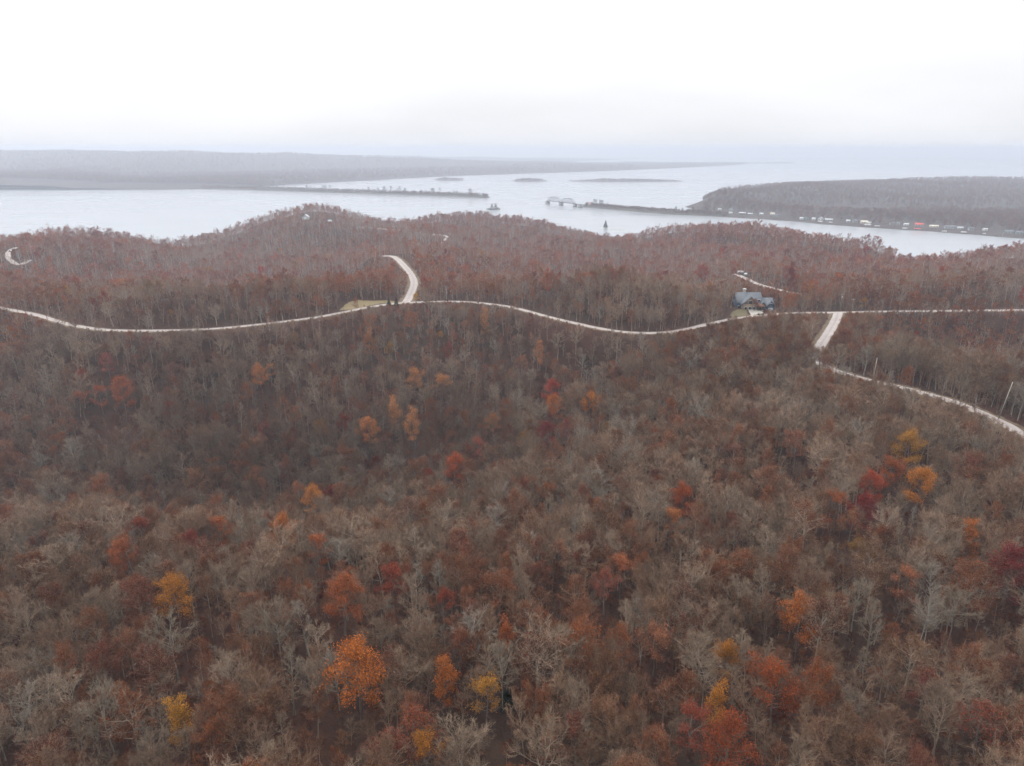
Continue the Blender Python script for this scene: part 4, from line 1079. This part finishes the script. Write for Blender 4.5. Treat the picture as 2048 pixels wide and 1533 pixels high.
# which trees still carry leaves: patches of oak and beech among the bare crowns
pr = .32+.30*vnoise(X/60, Y/60, 31)+.22*vnoise(X/23, Y/23, 32)
pr += np.where((Y > 640), .02, 0)+.35*np.exp(-(((X-330)/260)**2+((Y-1050)/230)**2))+.22*np.exp(-(((X-30)/150)**2+((Y-1350)/130)**2))
pr -= .22*np.exp(-(((X-60)/70)**2+((Y-240)/70)**2))+.20*np.exp(-(((X+90)/120)**2+((Y-190)/18)**2))
pr += .10*np.exp(-(((X-160)/90)**2+((Y-250)/90)**2))+.15*(H < 9)+.12*(Y < 170)
rus = rng.uniform(0, 1, n) < np.clip(pr, .06, .9)
fb = rng.uniform(0, 1, n); valley = np.exp(-(((X+30)/70)**2+((Y-330)/70)**2))
full = (fb < .005+.02*valley+.012*((Y > 400) & (Y < 900))) & (Y > 150)
bark = barks(n, rng)*(.76+.60*np.clip((Y-330)/350, 0, 1))[:, None]*(1+np.clip((Y-380)/250, 0, 1)[:, None]*np.array([[.0, -.03, .10]]))  # bark lightens and turns mauve with distance: haze put into its colour
dell = np.exp(-(((X+75)/120)**2+((Y-310)/70)**2)); brow = np.exp(-(((X+60)/140)**2+((Y-185)/22)**2))+np.exp(-(((X-70)/75)**2+((Y-260)/80)**2))     # bark darkened in the hollow, lightened on the brows: relief shading put into colour
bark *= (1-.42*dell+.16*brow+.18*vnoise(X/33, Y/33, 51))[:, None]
leaf = leaves_col(n, rng, full)*(.70+.34*np.clip((Y-330)/250, 0, 1))[:, None]  # leaves lighten with distance too, haze put into their colour
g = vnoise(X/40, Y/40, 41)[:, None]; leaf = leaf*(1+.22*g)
pink = np.clip((Y-380)/300, 0, 1)[:, None]*np.array([[.055, .010, .026]]); leaf = np.clip(leaf+pink*rng.uniform(0, 1, n)[:, None], .005, 1)  # mauve tint of distant haze put into the leaf colour
far = D > 480
def pick(kind, k): return np.array([VID[(kind, j)] for j in range(len(PROTO[kind]))])[rng.integers(0, len(PROTO[kind]), k)]
vid = np.empty(n, int)
for m_, kind in ((~far & ~rus & ~full, 'bare'), (~far & rus & ~full, 'russet'), (~far & full, 'full'), (far & ~rus & ~full, 'far_bare'), (far & rus & ~full, 'far_russet'), (far & full, 'far_full')):
    vid[m_] = pick(kind, m_.sum())
rz = rng.uniform(0, 6.28, n); wid = rng.uniform(.75, 1.3, n)*np.where(far, 1.0, 1.0)
rot = np.stack([rng.normal(0, .05, n), rng.normal(0, .05, n), rz], 1); scl = np.stack([H/18*wid, H/18*wid, H/18], 1)
# the trees that show largest stand on their own
inframe = (U > 4) & (U < 2044) & (V > 4) & (V < 1529) & (H > 8)
size = np.where(inframe, H/D, 0); single = np.zeros(n, bool)
for m_, cap in ((~rus & ~full, 300), (rus & ~full, 240)):
    k = np.where(m_ & inframe)[0]; single[k[np.argsort(-size[k])[:cap]]] = True
inv = {v: k for k, v in VID.items()}
# a neighbour of a singled-out tree is told by it
SHORT = {}
for sp_t in SPECIAL:
    w_ = sp_t[7].replace(',', '').split()
    for m_ in range(3, 9):
        c_ = ' '.join(w_[:m_])
        if w_[m_-1] in ('with', 'a', 'the', 'of', 'in', 'just', 'and', 'on', 'beside', 'like', 'next', 'under', 'over', 'amid', 'at', 'by') or not any(x in ('tree', 'treetop', 'oak', 'dome', 'one') for x in w_[:m_]): continue
        if sum(q_[7].replace(',', '').startswith(c_) for q_ in SPECIAL) == 1: SHORT[sp_t[7]] = c_; break
NOTE = {}
si = np.where(single)[0]
for (tx, ty, tr, th, _), sp_t in zip(TAKEN, SPECIAL):
    if sp_t[7] not in SHORT or ty > 260: continue
    d_ = math.hypot(tx, ty); ux, uy = tx/d_, ty/d_
    al = (tx-X[si])*ux+(ty-Y[si])*uy; la = np.abs((tx-X[si])*uy-(ty-Y[si])*ux)
    for russet in (False, True):
        for front in (True, False):
            m_ = (la < 3.5) & ((al > 1.5) if front else (al < -1.5)) & (np.abs(al) < 13) & (rus[si] == russet)
            c_ = [k_ for k_ in si[m_][np.argsort(np.abs(al[m_]))] if k_ not in NOTE]
            if c_: NOTE[c_[0]] = ('russet-leaved tree ' if russet else 'leafless tree ')+('just in front of the ' if front else 'just behind the ')+SHORT[sp_t[7]]
print('noted', len(NOTE), list(NOTE.values())[:6], max(len(v.split()) for v in NOTE.values()))
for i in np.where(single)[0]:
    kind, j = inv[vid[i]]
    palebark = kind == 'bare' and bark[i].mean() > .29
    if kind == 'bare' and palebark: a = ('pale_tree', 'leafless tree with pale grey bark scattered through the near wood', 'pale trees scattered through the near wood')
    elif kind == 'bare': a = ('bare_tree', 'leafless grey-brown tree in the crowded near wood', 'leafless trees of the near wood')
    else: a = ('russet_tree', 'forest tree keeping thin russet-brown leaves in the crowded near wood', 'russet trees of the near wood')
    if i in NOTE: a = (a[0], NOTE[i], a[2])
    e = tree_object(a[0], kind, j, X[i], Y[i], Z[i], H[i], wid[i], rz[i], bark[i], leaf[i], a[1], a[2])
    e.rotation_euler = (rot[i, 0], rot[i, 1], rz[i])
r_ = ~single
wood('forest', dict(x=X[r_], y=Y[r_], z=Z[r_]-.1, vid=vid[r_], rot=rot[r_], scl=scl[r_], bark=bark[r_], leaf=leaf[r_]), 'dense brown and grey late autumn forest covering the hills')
print('forest', n, single.sum(), time.time()-T0)

# brush and saplings under the trees
a, b = jitter_grid(-330, 330, 40, 520, 4.6, rng); k = np.abs(a) < .74*b+40; a, b = a[k], b[k]
d_, _ = near_road(a, b); k = (d_ > 1.2) & ~inside(LAWN, a, b) & ~inside(DRIVE, a, b) & ~inside(FIELD, a, b) & ~((np.abs(a-LODGE[0]-1) < 14) & (b > LODGE[1]-6) & (b < LODGE[1]+12)); a, b = a[k], b[k]
m_ = len(a); hh_ = rng.uniform(1.2, 4.2, m_)*np.where(near_road(a, b)[0] < 9, .5, 1); rsap = rng.uniform(0, 1, m_) < .7
vv = np.where(rsap, pick('far_russet', m_), pick('far_bare', m_))
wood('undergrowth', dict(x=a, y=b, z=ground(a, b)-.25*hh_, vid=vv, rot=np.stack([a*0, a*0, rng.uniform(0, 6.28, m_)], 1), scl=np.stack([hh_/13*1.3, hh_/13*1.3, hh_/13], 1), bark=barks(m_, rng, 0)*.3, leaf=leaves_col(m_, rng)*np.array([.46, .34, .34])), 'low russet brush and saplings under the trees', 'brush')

# ---------------------------------------------------------------- woods on the far shores
def far_wood(name, x, y, z, h, rg, label, rust=.45, cool=0.):
    k = len(x); ru_ = rg.uniform(0, 1, k) < rust; v_ = np.where(ru_, np.where(rg.uniform(0, 1, k) < .55, pick('far_full', k), pick('far_russet', k)), pick('far_bare', k))
    bk, lf = barks(k, rg, .02), leaves_col(k, rg)
    wood(name, dict(x=x, y=y, z=z, vid=v_, rot=np.stack([x*0, x*0, rg.uniform(0, 6.28, k)], 1), scl=np.stack([h/18*1.25, h/18*1.25, h/18], 1), bark=bk*.6, leaf=lf*.65), label)
rg = np.random.default_rng(21)
uu = rg.uniform(1380, 2150, 26000); yy = 1500*(4000/1500)**rg.uniform(0, 1, 26000); xx = (uu-1024)/FPX*yy/CP*.99
zz = h_right(xx, yy); k = (zz > 11.0) | ((zz > 3) & (uu < 1425))
sp_ = (zz > 2.0) & (zz <= 11.0) & (rg.uniform(0, 1, len(zz)) < .45)
hx = np.array(HOUSE_XY); 
for i in range(len(hx)):
    q = (np.abs(xx-hx[i, 0]-4) < 16) & (yy < hx[i, 1]+14) & (yy > hx[i, 1]-110); sp_ &= ~q; k &= ~q
k |= sp_
far_wood('right_shore_forest', xx[k], yy[k], zz[k]-.5, rg.uniform(9, 19, k.sum()), rg, 'hazy purple-brown forest on the hill across the inlet', .62)
uu = rg.uniform(-200, 1250, 42000); yy = 3800*(7500/3800)**(rg.uniform(0, 1, 42000)**1.5); xx = (uu-1024)/FPX*yy/CP*.99; zz = h_left(xx, yy); k = zz > 2
far_wood('left_shore_forest', xx[k], yy[k], zz[k]-.5, rg.uniform(12, 22, k.sum()), rg, 'blue-hazed forest on the shore across the lake', .5)
# scrub along the embankments and islands
bx, by, bz, bh = [], [], [], []
for P, w_, nn, hm in ((PBR, 15, 1500, 7.5), (PBL, 20, 2600, 9)):
    i = rg.integers(1, len(P)-1, nn); t_ = rg.uniform(0, 1, nn)[:, None]; q = P[i]*(1-t_)+P[np.minimum(i+1, len(P)-1)]*t_
    o_ = rg.uniform(-1, 1, nn); bx += list(q[:, 0]+rg.normal(0, 2, nn)); by += list(q[:, 1]+o_*w_); bz += list(7*(1-np.abs(o_)**1.5)-.3); bh += list(rg.uniform(.6, 1.4, nn)*hm)
for P, w_, dp_, tp_ in ISL:
    nn = int(np.linalg.norm(P[-1]-P[0])*1.1)+30; i = rg.integers(2, len(P)-2, nn); o_ = rg.uniform(-.8, .8, nn)
    ww = w_[i]; bx += list(P[i, 0]+rg.normal(0, 8, nn)); by += list(P[i, 1]+o_*dp_*ww); bz += list((1-o_**2)*tp_-.4); bh += list(rg.uniform(.5, 1.2, nn)*16*np.clip(ww, .3, 1))
bx, by, bz, bh = map(np.array, (bx, by, bz, bh))
far_wood('shore_scrub', bx, by, bz, bh, rg, 'thin grey scrub on the causeways and low islands', .7)
# single trees on the embankments
def bank_tree(P, f, off, H_, lab, grp, leafy=False):
    i = f*(len(P)-1); q = np.array([np.interp(i, range(len(P)), P[:, k]) for k in range(3)])
    kind = 'full' if leafy or rs.random() < .75 else 'russet'
    tree_object('causeway_tree', kind, rs.randrange(len(PROTO[kind])), q[0], q[1]+off, 8.2, H_, rs.uniform(.95, 1.35), rs.uniform(0, 6), (.11, .10, .095), (.085, .075, .062), lab, grp)
for i in range(44): bank_tree(PBL, .2+.8*((i+rs.uniform(0, .9))/44)-.008, rs.uniform(-6, 6), rs.choice((rs.uniform(9, 15), rs.uniform(16, 26))), 'small dark tree in the row along the long far causeway', 'trees along the far causeway')
for f, H_, lf, lab in [(.095, 19, 0, 'bare tree right behind the faded red roof on the causeway'), (.115, 18, 0, 'second bare tree beyond the faded red roof on the causeway'), (.15, 19, 1, 'broad leafy tree on the causeway midway between house and low bushy tree'), (.17, 18, 1, 'round-crowned tree touching the broad leafy one on the causeway'), (.215, 11, 1, 'low bushy tree on the causeway near a gap in the bank'),
                  (.50, 8, 1, 'isolated small tree midway along the causeway'), (.72, 14, 0, 'first bare tree of the group near the shore end of the causeway'), (.76, 11, 0, 'slim bare tree in the group near the shore end of the causeway'), (.82, 15, 0, 'wide bare tree in the group near the shore end of the causeway'), (.90, 13, 1, 'last leafy tree where the causeway meets the wooded shore')]:
    bank_tree(PBR, f, 0, H_, lab, 'trees on the railway causeway', lf)
print('far woods', time.time()-T0)

# ================================================================ haze over the lake and hills
hz, nt_, b_p = new_mat('haze_air'); nt_.nodes.remove(b_p)
pv = nt_.nodes.new('ShaderNodeVolumePrincipled'); pv.inputs['Color'].default_value = (.83, .89, 1.0, 1); pv.inputs['Density'].default_value = HAZE
pv.inputs['Anisotropy'].default_value = .42
nt_.links.new(pv.outputs[0], nt_.nodes['Material Output'].inputs['Volume'])
q = MB(); q.box(-16500, 16500, -900, 16500, -60, 212); ho = q.build('haze', hz); tag(ho, kind='stuff')
print('done', time.time()-T0)
